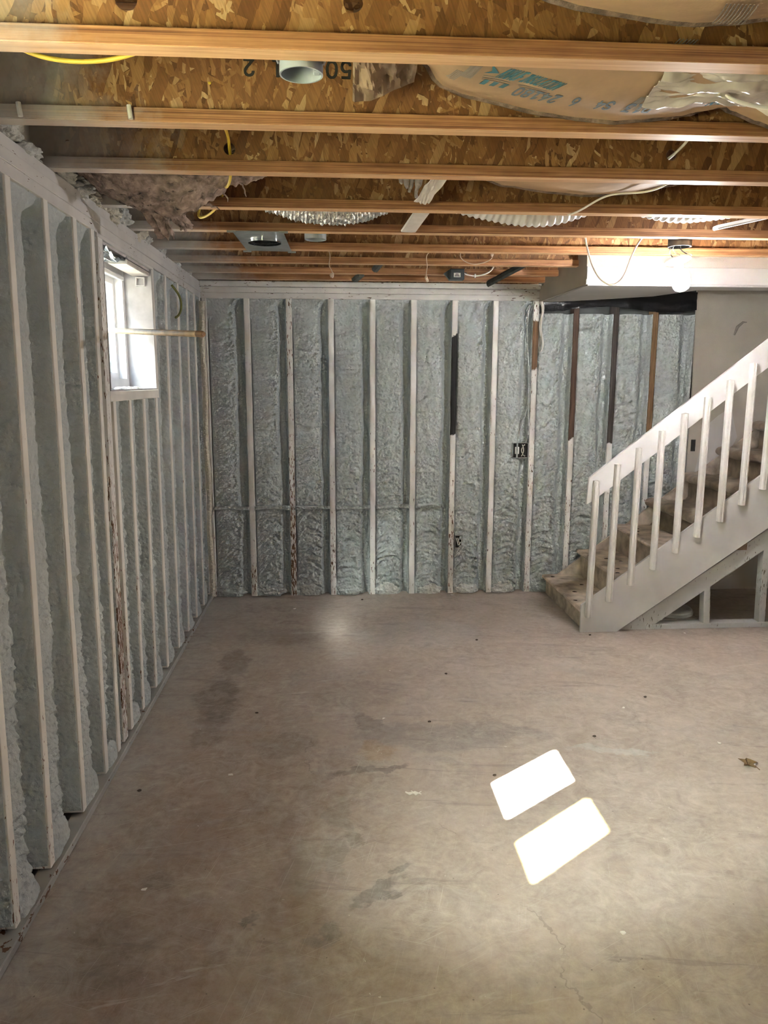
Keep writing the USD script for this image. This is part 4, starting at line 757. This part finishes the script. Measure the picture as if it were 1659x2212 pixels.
part(bb, 'case', box(.772, .868, 5.10, 5.175, 2.302, 2.372, .004), m_box_black); part(bb, 'mounting_wing', prism([(.735, 2.345), (.772, 2.37), (.772, 2.302)], 1, 5.12, 5.15), m_box_black)
lb_ = part(bb, 'label', box(.797, .842, 5.0985, 5.1, 2.318, 2.345), m_sticker, label='white sticker')
for k in range(3): part(lb_, 'print_line', box(.802 + .003 * k, .836 - .004 * k, 5.0978, 5.0986, 2.3225 + .007 * k, 2.3262 + .007 * k), m_black_ink)
part(bb, 'connector', tube([(.868, 5.13, 2.345), (.885, 5.13, 2.343)], .009, 10), m_box_black)
cable('cable', 'white cable drooping from the black box towards the right', [(.868, 5.12, 2.345), (.91, 5.12, 2.333), (.945, 5.12, 2.330), (.985, 5.12, 2.335), (1.03, 5.12, 2.352), (1.07, 5.13, 2.40)], .005, m_cable)
solo('cable_tie', box(.938, .948, 5.112, 5.128, 2.318, 2.342, .002), m_sticker, 'white tie around the cable right of the black box', 'cable tie')
plank((1.06, 5.30, 2.30), (1.24, 4.83, 2.385), .022, .045, m_wood_dark, 'bridging_strut', 'dark bridging strut slanting beside the bulkhead', 'strut')
plank((.15, 5.35, 2.325), (.19, 5.22, 2.345), .05, .03, m_wood_dark, 'bridging_strut', 'short dark strut end above the fourth stud of the back wall', 'strut')
plank((.265, 4.95, 2.335), (.31, 4.80, 2.38), .045, .04, m_wood_dark, 'bridging_strut', 'short dark strut end under the seventh joist', 'strut')

# broom handle through the window, wire on the left wall
p0, p1 = np.array([-1.098, 3.70, 1.871]), np.array([-.50, 3.004, 1.813])
bh = thing('broom_handle', 'pale wooden broom handle poking into the room from the window', 'broom handle', tuple(p0))
part(bh, 'shaft', tube(np.linspace(p0, p1 + (p0 - p1) * .05, 12), .0122, 14), m_dowel, smooth=50)
part(bh, 'tip', tube([p1 + (p0 - p1) * .05, p1 + (p0 - p1) * .012, p1], [.0124, .0126, .009], 14), m_dowel_tip, label='worn brown tip', smooth=50)
cable('cable', 'olive green cable sticking out of the foam at the far end of the left wall', [(-.96, 4.70, 2.20), (-.935, 4.74, 2.16), (-.93, 4.81, 2.10), (-.94, 4.83, 2.06), (-.965, 4.80, 2.02)], .007, plain('olive_jacket', (.17, .17, .04), .6))

# ------------------------------------------------------------------ things lying on the floor
def flake(x, y, s, k):
    a = np.sort(rng.random(6)) * 2 * np.pi; p = np.stack([np.cos(a), np.sin(a)], -1) * s * (.5 + .7 * rng.random((6, 1)))
    mm = trimesh.creation.extrude_polygon(Polygon(p).buffer(0.0005), .003 * (.6 + rng.random()), engine='earcut'); mm.apply_translation((x, y, .001)); return mm
FL = [(.304, 4.06, 'in the middle of the floor'), (.23, 3.45, 'left of the purple scuffs'), (1.45, 3.5, 'between the sunlit patch and the stairs'), (2.3, 4.6, 'beside the sole plate under the stairs'), (.9, 5.58, 'at the foot of the back wall'),
      (1.75, 3.1, 'behind the dry leaf'), (-.3, 5.3, 'near the back left corner'), (-.63, 2.24, 'beside the left wall in the foreground'), (-.45, 2.95, 'near the left wall at mid length'), (.85, 1.95, 'nearest the camera')]
for k, (x, y, w) in enumerate(FL): solo('paint_flake', flake(x, y, .007 + .008 * rng.random(), k), m_chip_white, 'small white paint flake on the floor, the one ' + w, 'flake', 'white flakes on the floor')
CR = [(.9, 4.55, 'a metre before the back wall'), (1.62, 3.62, 'nearest the railing'), (.62, 4.0, 'in mid floor'), (.45, 3.4, 'among the purple scuffs'), (1.2, 3.2, 'just behind the sunlit patch'),
      (-.4, 3.55, 'left, beside the dark stain'), (-.80, 2.85, 'close to the left wall'), (1.66, 4.60, 'at the foot of the stairs'), (.2, 5.5, 'at the foot of the back wall'), (.66, 2.88, 'left of the sunlit patch')]
for k, (x, y, w) in enumerate(CR): solo('dirt_crumb', lump((x, y, .003), (.008, .006, .004), 900 + k, 2, .5), m_chip_dark, 'small dark crumb on the floor, the one ' + w, 'crumb', 'dark crumbs on the floor')
lf = thing('dry_leaf', 'dry curled brown leaf on the floor at the right', 'leaf', (1.77, 2.89, 0))
a = np.linspace(0, 2 * np.pi, 11)[:-1]; rr = np.where(np.arange(10) % 2, .018, .042); hh = .012 + .014 * np.random.default_rng(8).random(10)
V = np.vstack([[1.77, 2.89, .004], np.stack([1.77 + rr * np.cos(a), 2.89 + rr * np.sin(a), hh], -1)]); V2 = V + [0, 0, .0012]
Fl = [[0, 1 + j, 1 + (j + 1) % 10] for j in range(10)]
part(lf, 'blade', trimesh.Trimesh(np.vstack([V, V2]), Fl + [[c_ + 11 for c_ in f[::-1]] for f in Fl], process=False), m_leaf); part(lf, 'stalk', tube([(1.77, 2.89, .008), (1.79, 2.87, .012), (1.80, 2.85, .004)], .0016, 6), m_leaf)
solo('tape_scrap', cat(*[tube([(.285 + dx, 2.765 + dy, .003), (.30 + dx, 2.757 - dy, .005), (.325 + dx, 2.76 + dy, .003)], [.003, .005, .002], 6) for dx, dy in ((0, 0), (.01, -.008), (.012, .012), (-.012, .006))]), m_chip_white, 'curled scrap of white tape on the floor left of the sunlit patch', 'tape scrap', smooth=True)

# ------------------------------------------------------------------ outside: ground, unseen fence placed to keep the sun off the far window, shrubs seen through it
gr = setting('ground'); part(gr, 'gravel', box(-30, -1.2, -25, 40, 1.30, 1.42), m_soil)
fe = thing('unseen_fence', 'unseen wooden board fence outside, out of view, keeps the sun off the far window', 'fence', (-2.3, 2.9, 1.42))
for k in range(12): part(fe, 'board', box(-2.32, -2.30, 2.12 + .14 * k, 2.25 + .14 * k, 1.42, 3.85 + .02 * math.sin(k * 3), .003), m_fence)
for z in (1.7, 3.2): part(fe, 'rail', box(-2.30, -2.26, 2.10, 3.82, z, z + .08), m_fence)
for k, (x, y, s) in enumerate(((-2.4, 8.5, 1.0), (-4.6, 11.5, 1.4))):
    r2 = np.random.default_rng(60 + k); n_ = 900; c = r2.normal(0, 1, (n_, 3)); c /= np.linalg.norm(c, axis=1, keepdims=True); c = c * (r2.random((n_, 1)) ** .4) * [s * .7, s * .7, s * .8] + [x, y, 1.42 + s * .75]
    t1 = r2.normal(0, .05, (n_, 3)); t2 = r2.normal(0, .05, (n_, 3)); V = np.stack([c - t1, c + t2, c + t1, c - t2], 1).reshape(-1, 3)
    F = np.arange(4 * n_).reshape(-1, 4)
    sh = thing('shrub', 'leafy green shrub outside the window, ' + ('the nearer one' if k == 0 else 'the farther one'), 'shrub', (x, y, 1.42))
    part(sh, 'foliage', (V, F), m_leafy, kind='stuff'); part(sh, 'stem', tube([(x, y, 1.4), (x + .05, y, 1.42 + s * .8)], .03, 8), m_fence)
